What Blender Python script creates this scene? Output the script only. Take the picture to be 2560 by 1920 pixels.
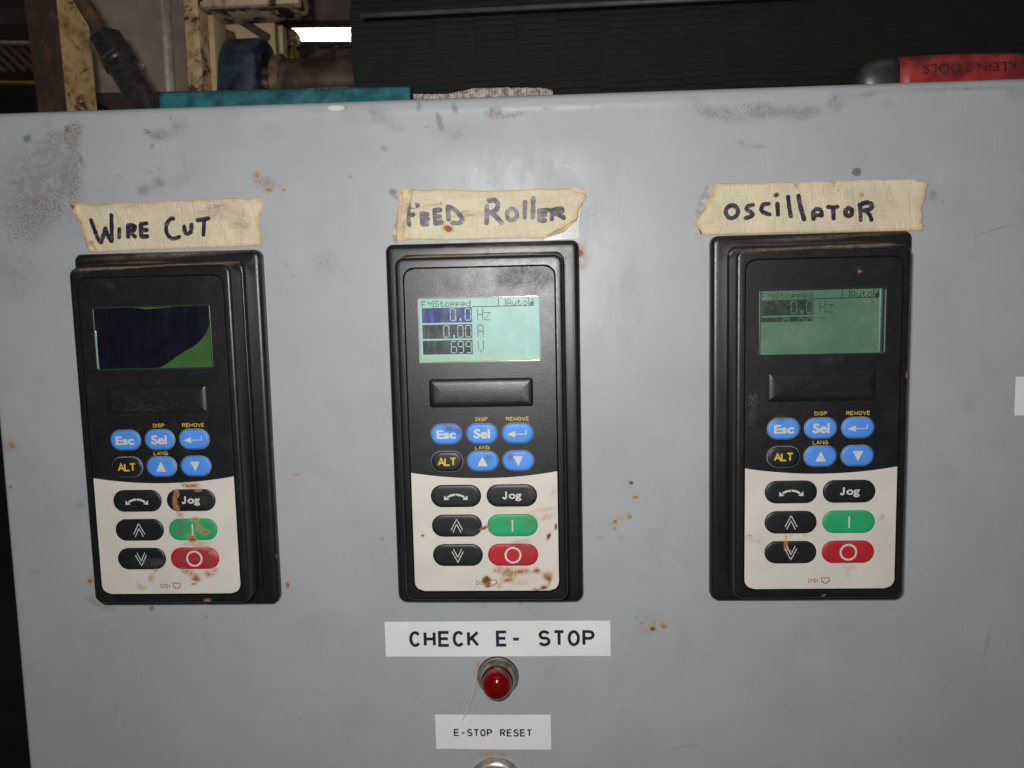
import bpy, math, random
import numpy as np
from mathutils import Matrix, Vector
random.seed(7); rng=np.random.default_rng(7)
S=bpy.context.scene
for o in list(bpy.data.objects): bpy.data.objects.remove(o)
COL=S.collection
# ---------------------------------------------------------------- frame
# "panel frame": x right, y up, z out of the cabinet door towards the viewer, in millimetres
MM=0.001
AX=Matrix.Rotation(math.radians(90),4,'X')
F=2001.4; RA,RB,RC=0.10416,-0.04873,0.01656; CAM=np.array([32.18,61.22,390.58])
def rotm(a,b,c):
    ca,sa,cb,sb,cc,sc=np.cos(a),np.sin(a),np.cos(b),np.sin(b),np.cos(c),np.sin(c)
    return np.array([[cc,-sc,0],[sc,cc,0],[0,0,1]])@np.array([[cb,0,sb],[0,1,0],[-sb,0,cb]])@np.array([[1,0,0],[0,ca,-sa],[0,sa,ca]])
RM=rotm(RA,RB,RC)
def un(px,py,z=0.):
    """measured position in the photograph -> point of the place at depth z (mm)"""
    d=RM.T@np.array([(px-1280)/F,-(py-960)/F,-1.0]); t=(z-CAM[2])/d[2]
    q=CAM+t*d; return np.array([q[0],q[1],z])
# ---------------------------------------------------------------- camera
cd=bpy.data.cameras.new('camera'); cam=bpy.data.objects.new('camera',cd); COL.objects.link(cam)
cd.sensor_width=36; cd.lens=F*36/2560; cd.clip_start=0.01; cd.clip_end=50
m=Matrix([list(r) for r in RM.T]).to_4x4()
m.translation=Vector(CAM*MM); cam.matrix_world=AX@m; S.camera=cam
cd.dof.use_dof=True; cd.dof.focus_distance=0.375; cd.dof.aperture_fstop=17
S.render.resolution_x=1024; S.render.resolution_y=768
# ---------------------------------------------------------------- light
w=bpy.data.worlds.new('World'); S.world=w; w.use_nodes=True
w.node_tree.nodes['Background'].inputs[0].default_value=(0.95,0.96,1,1)
w.node_tree.nodes['Background'].inputs[1].default_value=0.055
def area(name,pos,target,sx,sy,power,col):
    L=bpy.data.lights.new(name,'AREA'); L.shape='RECTANGLE'; L.size=sx; L.size_y=sy; L.energy=power; L.color=col
    o=bpy.data.objects.new(name,L); COL.objects.link(o)
    a=AX@(Vector(pos)*MM); b=AX@(Vector(target)*MM)
    o.location=a; o.rotation_euler=(b-a).to_track_quat('-Z','Y').to_euler(); return o
area('camera_flash',(8,90,400),(8,60,0),0.024,0.011,1.62,(1,0.985,0.965))
area('overhead_fill',(300,1500,900),(0,50,0),1.2,0.4,1.6,(0.86,0.93,1))  # unseen fill light, added to lift the dim room light on the door
S.view_settings.view_transform='Standard'; S.view_settings.look='None'; S.view_settings.exposure=0; S.view_settings.gamma=1
try: S.view_settings.use_curve_mapping=False
except: pass
# ---------------------------------------------------------------- mesh helpers
def base_mat(anchor=(0,0,0),r=0):
    return Matrix.Translation(AX@(Vector([float(v) for v in anchor])*MM))@AX@Matrix.Rotation(r,4,'Z')
def mk(name,V,Fc,mat,parent=None,anchor=None,smooth=True,kind=None,label=None,cat=None,group=None,sharp=None):
    """V in mm. With a parent: in the parent's own frame. Without: panel frame, origin moved to anchor."""
    V=np.asarray(V,float).reshape(-1,3)
    if parent is None:
        if anchor is None: anchor=(V.min(0)+V.max(0))/2; anchor[1]=V[:,1].min()
        V=V-np.array(anchor)
    me=bpy.data.meshes.new(name); me.from_pydata([tuple(v) for v in V*MM],[],[tuple(int(i) for i in f) for f in Fc]); me.update()
    for mt in (mat if isinstance(mat,(list,tuple)) else [mat]): me.materials.append(mt)
    if smooth:
        me.polygons.foreach_set('use_smooth',[True]*len(me.polygons))
        if sharp: me.set_sharp_from_angle(angle=math.radians(sharp))
    o=bpy.data.objects.new(name,me); COL.objects.link(o)
    if parent is None: o.matrix_world=base_mat(anchor)
    else: o.parent=parent
    tag(o,label,cat,group,kind); return o
def tag(o,label=None,cat=None,group=None,kind=None):
    if label:o['label']=label
    if cat:o['category']=cat
    if group:o['group']=group
    if kind:o['kind']=kind
def empty(name,anchor,r=0,**k):
    o=bpy.data.objects.new(name,None); COL.objects.link(o); o.matrix_world=base_mat(anchor,r); o.empty_display_size=0.02; tag(o,**k); return o
def rrect(w,h,r,seg=6,step=1.5):
    """rounded rectangle outline, ccw, corner radii r or (tl,tr,br,bl)"""
    if not hasattr(r,'__len__'): r=(r,)*4
    tl,tr,br,bl=r; P=[]
    def arc(cx,cy,rr,a0):
        for i in range(seg+1):
            a=a0+math.pi/2*i/seg; P.append((cx+rr*math.cos(a),cy+rr*math.sin(a)))
    arc(w/2-tr,h/2-tr,tr,0); arc(-w/2+tl,h/2-tl,tl,math.pi/2); arc(-w/2+bl,-h/2+bl,bl,math.pi); arc(w/2-br,-h/2+br,br,1.5*math.pi)
    Q=[]
    for i,p in enumerate(P):
        q=P[(i+1)%len(P)]; d=math.hypot(q[0]-p[0],q[1]-p[1]); n=max(1,int(d/step)) if step else 1
        if d<1e-6: continue
        for k in range(n): Q.append((p[0]+(q[0]-p[0])*k/n,p[1]+(q[1]-p[1])*k/n))
    return Q
def loft(w,h,r,layers,cx=0,cy=0,cap=True,step=1.5,bottom=False,seg=6):
    """stack of rounded rectangles: layers = [(inset,z)...]"""
    if not hasattr(r,'__len__'): r=(r,)*4
    V=[];Fc=[];base=rrect(w,h,r,seg,step); n=len(base)
    B=np.array(base)
    # inset by moving each point towards its skeleton point
    mr=min(w,h)/2
    def inset(d):
        d=min(d,mr-1e-3); out=[]
        for x,y in base:
            # nearest point on the inset box where corners keep centre
            rr=r[0] if (x<0 and y>0) else r[1] if (x>=0 and y>0) else r[2] if x>=0 else r[3]
            cxx=max(-w/2+rr,min(w/2-rr,x)); cyy=max(-h/2+rr,min(h/2-rr,y))
            dx,dy=x-cxx,y-cyy; L=math.hypot(dx,dy)
            if L<1e-9: out.append((x,y)); continue
            if d<=rr: out.append((cxx+dx*(L-d)/L,cyy+dy*(L-d)/L))
            else:
                e=d-rr; sx=max(-w/2+d,min(w/2-d,cxx)); sy=max(-h/2+d,min(h/2-d,cyy)); out.append((sx,sy))
        return out
    for d,z in layers:
        for x,y in inset(d): V.append((x+cx,y+cy,z))
    for l in range(len(layers)-1):
        for i in range(n):
            a=l*n+i;b=l*n+(i+1)%n; Fc.append((a,b,b+n,a+n))
    if cap: Fc.append(tuple(range((len(layers)-1)*n,len(layers)*n)))
    if bottom: Fc.append(tuple(reversed(range(n))))
    return V,Fc
def rnd(r,z0,z1,n=5,extra=()):
    """layers for a side wall z0..z1 ending in a rounded edge of radius r"""
    L=[(0,z0)]
    for i in range(n+1):
        a=math.pi/2*i/n; L.append((r-r*math.cos(a),z1-r+r*math.sin(a)))
    return L+list(extra)
def box(x0,x1,y0,y1,z0,z1,b=0):
    V=[];Fc=[]
    if b<=0:
        V=[(x,y,z) for z in (z0,z1) for y in (y0,y1) for x in (x0,x1)]
        return V,[(0,2,3,1),(4,5,7,6),(0,1,5,4),(2,6,7,3),(0,4,6,2),(1,3,7,5)]
    V,Fc=loft(x1-x0,y1-y0,b,[(b,z0),(b*.3,z0+b*.3),(0,z0+b)]+[(0,z1-b),(b*.3,z1-b*.3),(b,z1)],(x0+x1)/2,(y0+y1)/2,True,0,True,3)
    return V,Fc
def join(*parts):
    V=[];Fc=[]
    for v,f in parts:
        k=len(V); V+=[tuple(p) for p in v]; Fc+=[tuple(i+k for i in q) for q in f]
    return V,Fc
def lathe(prof,n=40,c=(0,0),axis='z',cap0=False,cap1=True):
    """prof: list of (radius, axial)"""
    V=[];Fc=[]
    for r,z in prof:
        for i in range(n):
            a=2*math.pi*i/n; u,v=r*math.cos(a),r*math.sin(a)
            V.append((c[0]+u,c[1]+v,z) if axis=='z' else (z,c[0]+u,c[1]+v))
    for l in range(len(prof)-1):
        for i in range(n):
            a=l*n+i;b=l*n+(i+1)%n; Fc.append((a,b,b+n,a+n))
    if cap1: Fc.append(tuple(range((len(prof)-1)*n,len(prof)*n)))
    if cap0: Fc.append(tuple(reversed(range(n))))
    return V,Fc
def tube(P,rad,n=8,closed_ends=True):
    P=[Vector(p) for p in P]; R=rad if hasattr(rad,'__len__') else [rad]*len(P); V=[];Fc=[]
    up=Vector((0,0,1))
    for i,p in enumerate(P):
        t=(P[min(i+1,len(P)-1)]-P[max(i-1,0)]).normalized()
        s=t.cross(up); s=s.normalized() if s.length>1e-4 else t.cross(Vector((0,1,0))).normalized()
        q=s.cross(t)
        for k in range(n):
            a=2*math.pi*k/n; v=p+(s*math.cos(a)+q*math.sin(a))*R[i]; V.append(tuple(v))
    for i in range(len(P)-1):
        for k in range(n):
            a=i*n+k;b=i*n+(k+1)%n; Fc.append((a,b,b+n,a+n))
    if closed_ends: Fc.append(tuple(reversed(range(n)))); Fc.append(tuple(range((len(P)-1)*n,len(P)*n)))
    return V,Fc
def ribbon(P,wd,z,n=6):
    """flat pen stroke with round ends and joints"""
    parts=[];h=wd/2
    P=[np.array(p,float)[:2] for p in P]
    if len(P)>2:   # smooth the polyline (Catmull-Rom)
        Q=[]
        for i in range(len(P)-1):
            p0=P[max(i-1,0)];p1=P[i];p2=P[i+1];p3=P[min(i+2,len(P)-1)]
            for t in np.linspace(0,1,5)[:-1]:
                Q.append(.5*((2*p1)+(-p0+p2)*t+(2*p0-5*p1+4*p2-p3)*t*t+(-p0+3*p1-3*p2+p3)*t**3))
        Q.append(P[-1]); P=Q
    # one continuous outline strip
    L=[];R=[]
    for i,p in enumerate(P):
        t=P[min(i+1,len(P)-1)]-P[max(i-1,0)]; t=t/(np.linalg.norm(t)+1e-9); nn=np.array([-t[1],t[0]])
        hh=h*(1+.10*math.sin(i*1.7+p[0]))
        L.append(p+nn*hh); R.append(p-nn*hh)
    V=[(*a,z) for a in L]+[(*a,z) for a in R]; k=len(P)
    Fc=[(i+1,i,i+k,i+1+k) for i in range(k-1)]
    parts.append((V,Fc))
    for e,zz in ((P[0],z+.004),(P[-1],z+.006)):
        c=[(e[0]+h*math.cos(a),e[1]+h*math.sin(a),zz) for a in np.linspace(0,2*math.pi,11)[:-1]]
        parts.append((c,[tuple(range(10))]))
    return join(*parts)
_tc={}
def text(s,w,h,cx=0,cy=0,z=0,bold=0.0,rot=0,space=1.0):
    """text as flat mesh fitted into a w x h box (mm)"""
    key=(s,bold,space)
    if key not in _tc:
        c=bpy.data.curves.new('lettering','FONT'); c.body=s; c.size=1; c.offset=bold; c.resolution_u=5; c.space_character=space
        o=bpy.data.objects.new('lettering',c); COL.objects.link(o)
        bpy.context.view_layer.update()
        me=bpy.data.meshes.new_from_object(o.evaluated_get(bpy.context.evaluated_depsgraph_get()))
        V=np.array([v.co[:] for v in me.vertices]); Fc=[tuple(p.vertices) for p in me.polygons]
        bpy.data.objects.remove(o); bpy.data.curves.remove(c); bpy.data.meshes.remove(me); _tc[key]=(V,Fc)
    V,Fc=_tc[key]; V=V.copy(); mn,mx=V.min(0),V.max(0)
    sc=np.array([w/(mx[0]-mn[0]) if w else h/(mx[1]-mn[1]), h/(mx[1]-mn[1]),1])
    V=(V-(mn+mx)/2)*sc; c,s_=math.cos(rot),math.sin(rot)
    out=[(cx+c*x-s_*y,cy+s_*x+c*y,z) for x,y,_ in V]
    return out,Fc
def strip(P,w,z):
    """square-ended stroke of constant width along a polyline, mitred at the bends"""
    P=[np.array(p,float) for p in P]; n=len(P); V=[]
    for sd in (1,-1):
        for i,p in enumerate(P):
            a=P[i]-P[i-1] if i else P[1]-P[0]; b=P[i+1]-P[i] if i<n-1 else a
            a=a/np.linalg.norm(a); b=b/np.linalg.norm(b); na=np.array([-a[1],a[0]]); nb=np.array([-b[1],b[0]])
            m=na+nb; L=np.linalg.norm(m)
            m=m/L if L>.3 else na; k=min(1.8,1/max(.35,float(m@na)))
            V.append((*(p+m*sd*w/2*k),z))
    return V,[(i+1,i,i+n,i+1+n) for i in range(n-1)]
def earc(cx,cy,rx,ry,a0,a1,n=12): return [(cx+rx*math.cos(math.radians(a0+(a1-a0)*i/n)),cy+ry*math.sin(math.radians(a0+(a1-a0)*i/n))) for i in range(n+1)]
STR={'C':[earc(.5,.5,.5,.5,40,320,18)],'H':[[(0,0),(0,1)],[(1,0),(1,1)],[(0,.5),(1,.5)]],'E':[[(1,1),(0,1),(0,0),(1,0)],[(0,.52),(.9,.52)]],
'K':[[(0,0),(0,1)],[(1,1),(.08,.42)],[(.32,.58),(1,0)]],'S':[earc(.5,.75,.46,.25,20,180,10)+earc(.5,.75,.46,.25,190,265,4)+earc(.5,.26,.5,.26,85,-160,14)],
'T':[[(0,1),(1,1)],[(.5,1),(.5,0)]],'O':[earc(.5,.5,.5,.5,0,360,24)],'Q':[],'P':[[(0,0),(0,1)]+[(.5,1)]+earc(.55,.74,.45,.26,90,-90,8)[1:]+[(0,.48)]],
'R':[[(0,0),(0,1)]+[(.5,1)]+earc(.55,.75,.42,.25,90,-90,8)[1:]+[(0,.5)],[(.5,.5),(1,0)]],'-':[[(.0,.45),(1,.45)]],'D':[[(0,0),(0,1),(.4,1)]+earc(.4,.5,.6,.5,90,-90,10)[1:]+[(0,0)]],
'I':[[(.5,0),(.5,1)]],'M':[[(0,0),(0,1),(.5,.2),(1,1),(1,0)]],'V':[[(0,1),(.5,0),(1,1)]],'L':[[(0,1),(0,0),(1,0)]],'A':[[(0,0),(.5,1),(1,0)],[(.2,.34),(.8,.34)]],
'N':[[(0,0),(0,1),(1,0),(1,1)]],'G':[earc(.5,.5,.5,.5,42,290,16)+[(1,.1),(1,.46),(.55,.46)]]}
WID={'I':.12,'M':1.18,'-':.62,'L':.82,'E':.86,'S':.92,'T':.95,'D':.95,'P':.9,'C':1.0,'O':1.05,'G':1.05,'V':1.0,'A':1.05}
def caps(word,w,h,cx,cy,z,wt=.17,mono=None,gap=.42):
    """sans-serif capitals drawn as strokes; fitted to width w, or set on a fixed pitch when mono is given"""
    t=wt*h; parts=[]
    if mono:
        for i,ch in enumerate(word):
            if ch==' ': continue
            lw=mono*.84*(.75 if ch=='-' else 1)-t; x0=i*mono+(mono-lw)/2
            for q,st in enumerate(STR[ch]): parts.append(strip([(cx+x0+x*lw,cy-h/2+t/2+y*(h-t)) for x,y in st],t,z+.004*q))
        return join(*parts)
    tot=sum(WID.get(c,1) for c in word)+gap*(len(word)-1); u=(w-t)/tot; x0=cx-w/2+t/2
    for ch in word:
        lw=WID.get(ch,1)*u
        for q,st in enumerate(STR[ch]): parts.append(strip([(x0+x*lw,cy-h/2+t/2+y*(h-t)) for x,y in st],t,z+.004*q))
        x0+=lw+gap*u
    return join(*parts)
# ---------------------------------------------------------------- dirt fields (densities painted on vertices, broken up by procedural noise in the material)
class Dirt:
    def __init__(s): s.L=[]
    def add(s,kind,x,y,rx,ry,a=0,k=1.0): s.L.append((kind,x,y,rx,ry,math.radians(a),k))
    def px(s,rows,ox=0,oy=0,sc=1,z=0):
        """rows measured in the photograph: (kind,x,y,rx,ry,angle,strength)"""
        for kind,x,y,rx,ry,a,k in rows:
            q=un(ox+sc*x,oy+sc*y,z); m_=sc*(CAM[2]-z)/F
            s.add(kind,q[0],q[1],rx*m_,ry*m_,a,k)
    def apply(s,o,XY):
        XY=np.asarray(XY)
        for kind in ('film','speck','rust','chip','grime'):
            v=np.zeros(len(XY))
            for kd,x,y,rx,ry,a,k in s.L:
                if kd!=kind: continue
                dx,dy=XY[:,0]-x,XY[:,1]-y; c,sn=math.cos(a),math.sin(a)
                u=(dx*c+dy*sn)/rx; t=(-dx*sn+dy*c)/ry; d=np.maximum(0,1-(u*u+t*t)/2.2)
                if kind in('rust','grime'): v=np.maximum(v,k*1.12*d)
                else: v+=k*d*d
            at=o.data.attributes.new(kind,'FLOAT','POINT'); at.data.foreach_set('value',v.astype(np.float32))
# ---------------------------------------------------------------- materials
def newmat(name):
    mt=bpy.data.materials.new(name); mt.use_nodes=True; nt=mt.node_tree; return mt,nt,nt.nodes['Principled BSDF']
class G:
    def __init__(s,nt): s.nt=nt; s.tc=None
    def n(s,t,**k):
        nd=s.nt.nodes.new(t)
        for a,b in k.items(): setattr(nd,a,b)
        return nd
    def lk(s,a,b): s.nt.links.new(a,b)
    def co(s):
        if s.tc is None:
            t=s.n('ShaderNodeTexCoord'); oi=s.n('ShaderNodeObjectInfo'); ad=s.n('ShaderNodeVectorMath',operation='ADD')
            s.lk(t.outputs['Object'],ad.inputs[0]); s.lk(oi.outputs['Random'],ad.inputs[1]); s.tc=ad.outputs[0]
        return s.tc
    def noise(s,scale,detail=3,rough=.55,stretch=None,dist=0):
        nz=s.n('ShaderNodeTexNoise'); nz.inputs['Scale'].default_value=scale; nz.inputs['Detail'].default_value=detail
        nz.inputs['Roughness'].default_value=rough; nz.inputs['Distortion'].default_value=dist
        v=s.co()
        if stretch:
            mp=s.n('ShaderNodeMapping'); mp.inputs['Scale'].default_value=stretch[:3]
            if len(stretch)>3: mp.inputs['Rotation'].default_value=(0,0,math.radians(stretch[3]))
            s.lk(v,mp.inputs['Vector']); v=mp.outputs[0]
        s.lk(v,nz.inputs['Vector']); return nz.outputs['Fac']
    def m(s,op,a,b=None,c=None,clamp=False):
        nd=s.n('ShaderNodeMath',operation=op); nd.use_clamp=clamp
        for i,v in enumerate((a,b,c)):
            if v is None: continue
            if isinstance(v,(int,float)): nd.inputs[i].default_value=v
            else: s.lk(v,nd.inputs[i])
        return nd.outputs[0]
    def ss(s,v,a,b):
        nd=s.n('ShaderNodeMapRange',interpolation_type='SMOOTHSTEP'); s.lk(v,nd.inputs['Value'])
        nd.inputs['From Min'].default_value=a; nd.inputs['From Max'].default_value=b; return nd.outputs[0]
    def mix(s,f,a,b):
        nd=s.n('ShaderNodeMix',data_type='RGBA')
        for i,v in ((0,f),(6,a),(7,b)):
            if isinstance(v,(int,float)): nd.inputs[i].default_value=v
            elif isinstance(v,tuple): nd.inputs[i].default_value=(*v[:3],1)
            else: s.lk(v,nd.inputs[i])
        return nd.outputs[2]
    def attr(s,nm):
        nd=s.n('ShaderNodeAttribute'); nd.attribute_name=nm; return nd.outputs['Fac']
    def bump(s,h,bs,strength=.3,dist=.0003,chain=None):
        b=s.n('ShaderNodeBump'); b.inputs['Strength'].default_value=strength; b.inputs['Distance'].default_value=dist
        s.lk(h,b.inputs['Height'])
        if chain: s.lk(chain,b.inputs['Normal'])
        if bs: s.lk(b.outputs[0],bs.inputs['Normal'])
        return b.outputs[0]
def mat(name,col,rough=.5,metal=0,vary=.12,vs=120,grain=0,gs=2500,dirt=False,spec=.5,coat=0,film_col=(.17,.14,.11),gd=.00006,dirtk=1.0,finedots=0.,smudge=0,haze=0,scr=0,emis=0,dust=0,dustcol=(.33,.26,.2)):
    mt,nt,bs=newmat(name); g=G(nt)
    c2=tuple(x*(1-vary*1.6) for x in col); c1=tuple(min(1,x*(1+vary)) for x in col)
    c=g.mix(g.ss(g.noise(vs,5,.6),.3,.7),c2,c1)
    r=g.m('ADD',rough-.06,g.m('MULTIPLY',g.noise(vs*1.7,4),.12))
    if dust:
        d=g.m('MULTIPLY',g.ss(g.m('ADD',g.noise(900,4,.7),g.m('MULTIPLY',g.noise(60,2),.6)),.78,1.05),dust); c=g.mix(d,c,dustcol)
    if scr:
        q=g.m('MULTIPLY',g.ss(g.noise(700,3,.7,(1,.05,1,28)),.62,.72),g.ss(g.noise(90,2),.42,.62)); c=g.mix(g.m('MULTIPLY',q,scr),c,tuple(min(1,x*1.35+.07) for x in col))
        if haze: c=g.mix(g.m('MULTIPLY',g.m('MULTIPLY',g.ss(g.noise(330,5,.75,(1,.16,1,-40)),.42,.66),g.ss(g.noise(70,2),.35,.62)),haze),c,tuple(x*.55+.20 for x in col))
        q2=g.ss(g.noise(900,3,.7,(1,.04,1,-35)),.64,.74); r=g.m('ADD',r,g.m('MULTIPLY',q2,.2))
    if smudge:
        sm=g.m('MULTIPLY',g.ss(g.noise(38,6,.72,dist=.8),.50,.72),smudge); c=g.mix(sm,c,(.20,.17,.145)); r=g.m('ADD',r,g.m('MULTIPLY',g.ss(g.noise(52,5,.7,(1,.35,1,20)),.4,.65),.14))
    if dirt:
        n1=g.noise(260,6,.7); n2=g.noise(950,4,.75); n3=g.noise(1900,2,.6)
        film=g.m('MULTIPLY',g.attr('film'),g.m('ADD',.35,g.m('MULTIPLY',g.ss(n1,.35,.7),.9)),clamp=True)
        film=g.m('MULTIPLY',film,g.m('ADD',.45,g.m('MULTIPLY',g.ss(g.m('ADD',g.m('MULTIPLY',n2,.5),g.m('MULTIPLY',n3,.5)),.42,.6),.65)),clamp=True)
        c=g.mix(g.m('MULTIPLY',film,.72*dirtk),c,film_col)
        sp=g.ss(g.m('ADD',g.m('MULTIPLY',g.m('MINIMUM',g.attr('speck'),1.0),.19),g.m('ADD',g.m('MULTIPLY',n2,.5),g.m('MULTIPLY',n3,.5))),.655,.70)
        sp=g.m('MULTIPLY',sp,g.ss(g.attr('speck'),.02,.25))
        c=g.mix(g.m('MULTIPLY',sp,.62),c,(.135,.09,.075))
        rn=g.m('ADD',g.attr('rust'),g.m('MULTIPLY',g.m('SUBTRACT',g.m('ADD',g.m('MULTIPLY',n1,.5),g.m('MULTIPLY',n2,.5)),.46),2.1))
        soft=g.m('MULTIPLY',g.ss(rn,.14,.62),g.ss(g.attr('rust'),.02,.2)); hard=g.m('MULTIPLY',g.ss(rn,.6,.78),g.ss(g.attr('rust'),.1,.3)); core=g.m('MULTIPLY',g.ss(g.m('ADD',rn,g.m('MULTIPLY',n3,.6)),1.10,1.26),g.ss(g.attr('rust'),.3,.5))
        c=g.mix(g.m('MULTIPLY',soft,.55),c,(.46,.27,.13)); c=g.mix(g.m('MULTIPLY',hard,.85),c,(.40,.16,.05)); c=g.mix(g.m('MULTIPLY',core,.85),c,(.075,.026,.014))
        gn=g.m('ADD',g.attr('grime'),g.m('MULTIPLY',g.m('SUBTRACT',g.m('ADD',g.m('MULTIPLY',n2,.6),g.m('MULTIPLY',n3,.4)),.47),2.2))
        gm_=g.m('MULTIPLY',g.ss(gn,.45,.75),g.ss(g.attr('grime'),.05,.22)); c=g.mix(g.m('MULTIPLY',gm_,.78),c,g.mix(n2,(.06,.042,.038),(.20,.145,.11)))
        tiny=g.m('MULTIPLY',g.ss(g.noise(1500,1,.4),.80,.84),.45*finedots); c=g.mix(tiny,c,(.10,.07,.055))
        tinyl=g.m('MULTIPLY',g.ss(g.noise(1750,1,.4,(1.13,1,1)),.815,.85),.5*finedots); c=g.mix(tinyl,c,(.62,.62,.60))
        ch=g.ss(g.m('ADD',g.attr('chip'),g.m('MULTIPLY',g.m('SUBTRACT',n2,.5),1.6)),.45,.6); ch=g.m('MULTIPLY',ch,g.ss(g.attr('chip'),.05,.2)); c=g.mix(g.m('MULTIPLY',ch,.9),c,(.66,.62,.57))
        r=g.m('ADD',r,g.m('MULTIPLY',g.m('ADD',film,hard),.28),clamp=True)
        nb=g.bump(g.m('ADD',g.m('MULTIPLY',hard,1.0),g.m('MULTIPLY',ch,-.4)),None,.5,.0004)
    else: nb=None
    if grain: g.bump(g.noise(gs,2,.6),bs,grain,gd,nb)
    elif nb: g.lk(nb,bs.inputs['Normal'])
    g.lk(c,bs.inputs['Base Color']); g.lk(r,bs.inputs['Roughness'])
    bs.inputs['Metallic'].default_value=metal; bs.inputs['Specular IOR Level'].default_value=spec
    bs.inputs['Coat Weight'].default_value=coat; bs.inputs['Coat Roughness'].default_value=.15
    if emis: g.lk(c,bs.inputs['Emission Color']); bs.inputs['Emission Strength'].default_value=emis
    return mt
def peel(name,paint,metal_,thr,scale=45,stain=(.30,.17,.07),rough=.55,stk=.6):
    """old paint flaking off rusty steel"""
    mt,nt,bs=newmat(name); g=G(nt)
    n=g.m('ADD',g.m('MULTIPLY',g.noise(scale,9,.66,dist=.5),.8),g.m('MULTIPLY',g.noise(scale*5,5,.7),.2)); fl=g.ss(n,thr,thr+.012); ed=g.m('SUBTRACT',g.ss(n,thr-.025,thr),fl)
    p=g.mix(g.m('MULTIPLY',g.ss(g.noise(scale*1.3,6,.7),.42,.72),stk),paint,stain); p=g.mix(g.m('MULTIPLY',g.ss(g.noise(900,4,.7),.6,.72),.5),p,tuple(x*.45 for x in stain))
    mm=g.mix(g.ss(g.noise(scale*3,5,.7),.35,.65),metal_,tuple(x*2.2 for x in metal_))
    c=g.mix(fl,p,mm); c=g.mix(g.m('MULTIPLY',g.m('SUBTRACT',g.ss(n,thr-.07,thr),fl),.55),c,tuple(x*.8 for x in stain)); c=g.mix(g.m('MULTIPLY',g.m('MULTIPLY',ed,g.ss(g.noise(400,3),.5,.6)),.8),c,tuple(min(1,x*1.3) for x in paint))
    g.lk(c,bs.inputs['Base Color']); bs.inputs['Roughness'].default_value=rough
    g.bump(g.m('SUBTRACT',1,fl),bs,.8,.0006); return mt
M={}
M['panel']=mat('cabinet_paint',(.368,.382,.394),.40,vary=.025,vs=24,grain=.10,gs=700,gd=.0001,dirt=True,spec=.40,finedots=1.,scr=.22,smudge=.11)
M['black']=mat('black_moulded_plastic',(.0075,.0075,.0088),.31,vary=.15,vs=200,grain=.55,gs=2600,gd=.00012,spec=.55,dust=.08)
M['blackd']=mat('dusty_black_plastic',(.0075,.0075,.0088),.33,vary=.15,vs=200,grain=.6,gs=2100,gd=.00010,dirt=True,spec=.5,film_col=(.30,.21,.15),dirtk=1.0,dust=.03,finedots=.4)
M['plate']=mat('black_faceplate_film',(.0075,.008,.0095),.36,vary=.2,vs=150,grain=.6,gs=2100,gd=.00010,dirt=True,spec=.5,film_col=(.09,.075,.065),dust=.03,finedots=.4)
M['beige']=mat('beige_faceplate_film',(.60,.565,.50),.5,vary=.035,vs=60,grain=.1,dirt=True,film_col=(.40,.29,.20),finedots=.6)
M['kblack']=mat('black_key',(.008,.0085,.011),.42,vary=.15,grain=.3,gs=2800,dirt=True,film_col=(.10,.09,.08),dust=.02)
M['kblue']=mat('blue_key',(.065,.25,.72),.52,vary=.05,grain=.2,gs=2800,dirt=True,film_col=(.05,.08,.16))
M['kgreen']=mat('green_key',(.012,.33,.115),.52,vary=.05,grain=.2,gs=2800,dirt=True,film_col=(.10,.10,.05))
M['kred']=mat('red_key',(.42,.010,.018),.52,vary=.06,grain=.2,gs=2800,dirt=True,film_col=(.12,.05,.05))
M['prw']=mat('pale_print',(.56,.56,.53),.5,vary=.08,vs=700)
M['pry']=mat('yellow_print',(.62,.44,.035),.5,vary=.12,vs=900)
M['prr']=mat('dark_red_print',(.36,.02,.03),.5)
M['groove']=mat('dark_groove',(.004,.004,.004),.8,spec=.1)
M['platelip']=mat('lit_film_edge',(.36,.33,.32),.45,vary=.5,vs=900)  # paler than the film, to imitate the lit lip of the faceplate
M['ring']=mat('grey_key_outline',(.24,.25,.27),.4)
M['lcd_teal']=mat('lit_teal_display',(.27,.475,.43),.42,vary=.06,vs=100,scr=.6,haze=.45,coat=0,spec=.28,emis=.06)
M['lcd_teal_edge']=mat('lit_display_lower_edge',(.24,.41,.25),.4,vary=.06,emis=.06)
M['lcd_green']=mat('green_display',(.078,.165,.108),.33,vary=.08,vs=60,dust=.4,dustcol=(.20,.22,.14),coat=.15,emis=.03)
M['lcd_dim']=mat('dim_green_display',(.040,.105,.030),.3,vary=.08,coat=.3)
M['navy']=mat('navy_display_bleed',(.003,.003,.010),.25,vary=.5,vs=60,coat=.3,scr=.18,haze=.03)
M['seg']=mat('dark_display_pixels',(.018,.034,.040),.4,vary=.5,vs=170,scr=.9,haze=.55,spec=.22)
M['segb']=mat('blue_display_pixels',(.012,.028,.17),.4,vary=.5,vs=90,scr=.9,haze=.55,spec=.22)
M['segd']=mat('faint_display_pixels',(.022,.042,.034),.35,vary=.3,vs=200,dust=.5,dustcol=(.16,.15,.10))
M['rimd']=mat('dark_display_rim',(.02,.025,.025),.35,spec=.4)
M['lens2']=mat('green_edge_refraction',(.14,.28,.22),.3,spec=.5)  # green tint painted for light refracted at the cover edge
M['lens']=mat('clear_display_edge',(.30,.40,.38),.12,spec=.8,coat=.8)
M['lensd']=mat('scuffed_display_edge',(.05,.055,.085),.12,vary=.6,vs=150,spec=.9,coat=1)
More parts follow.
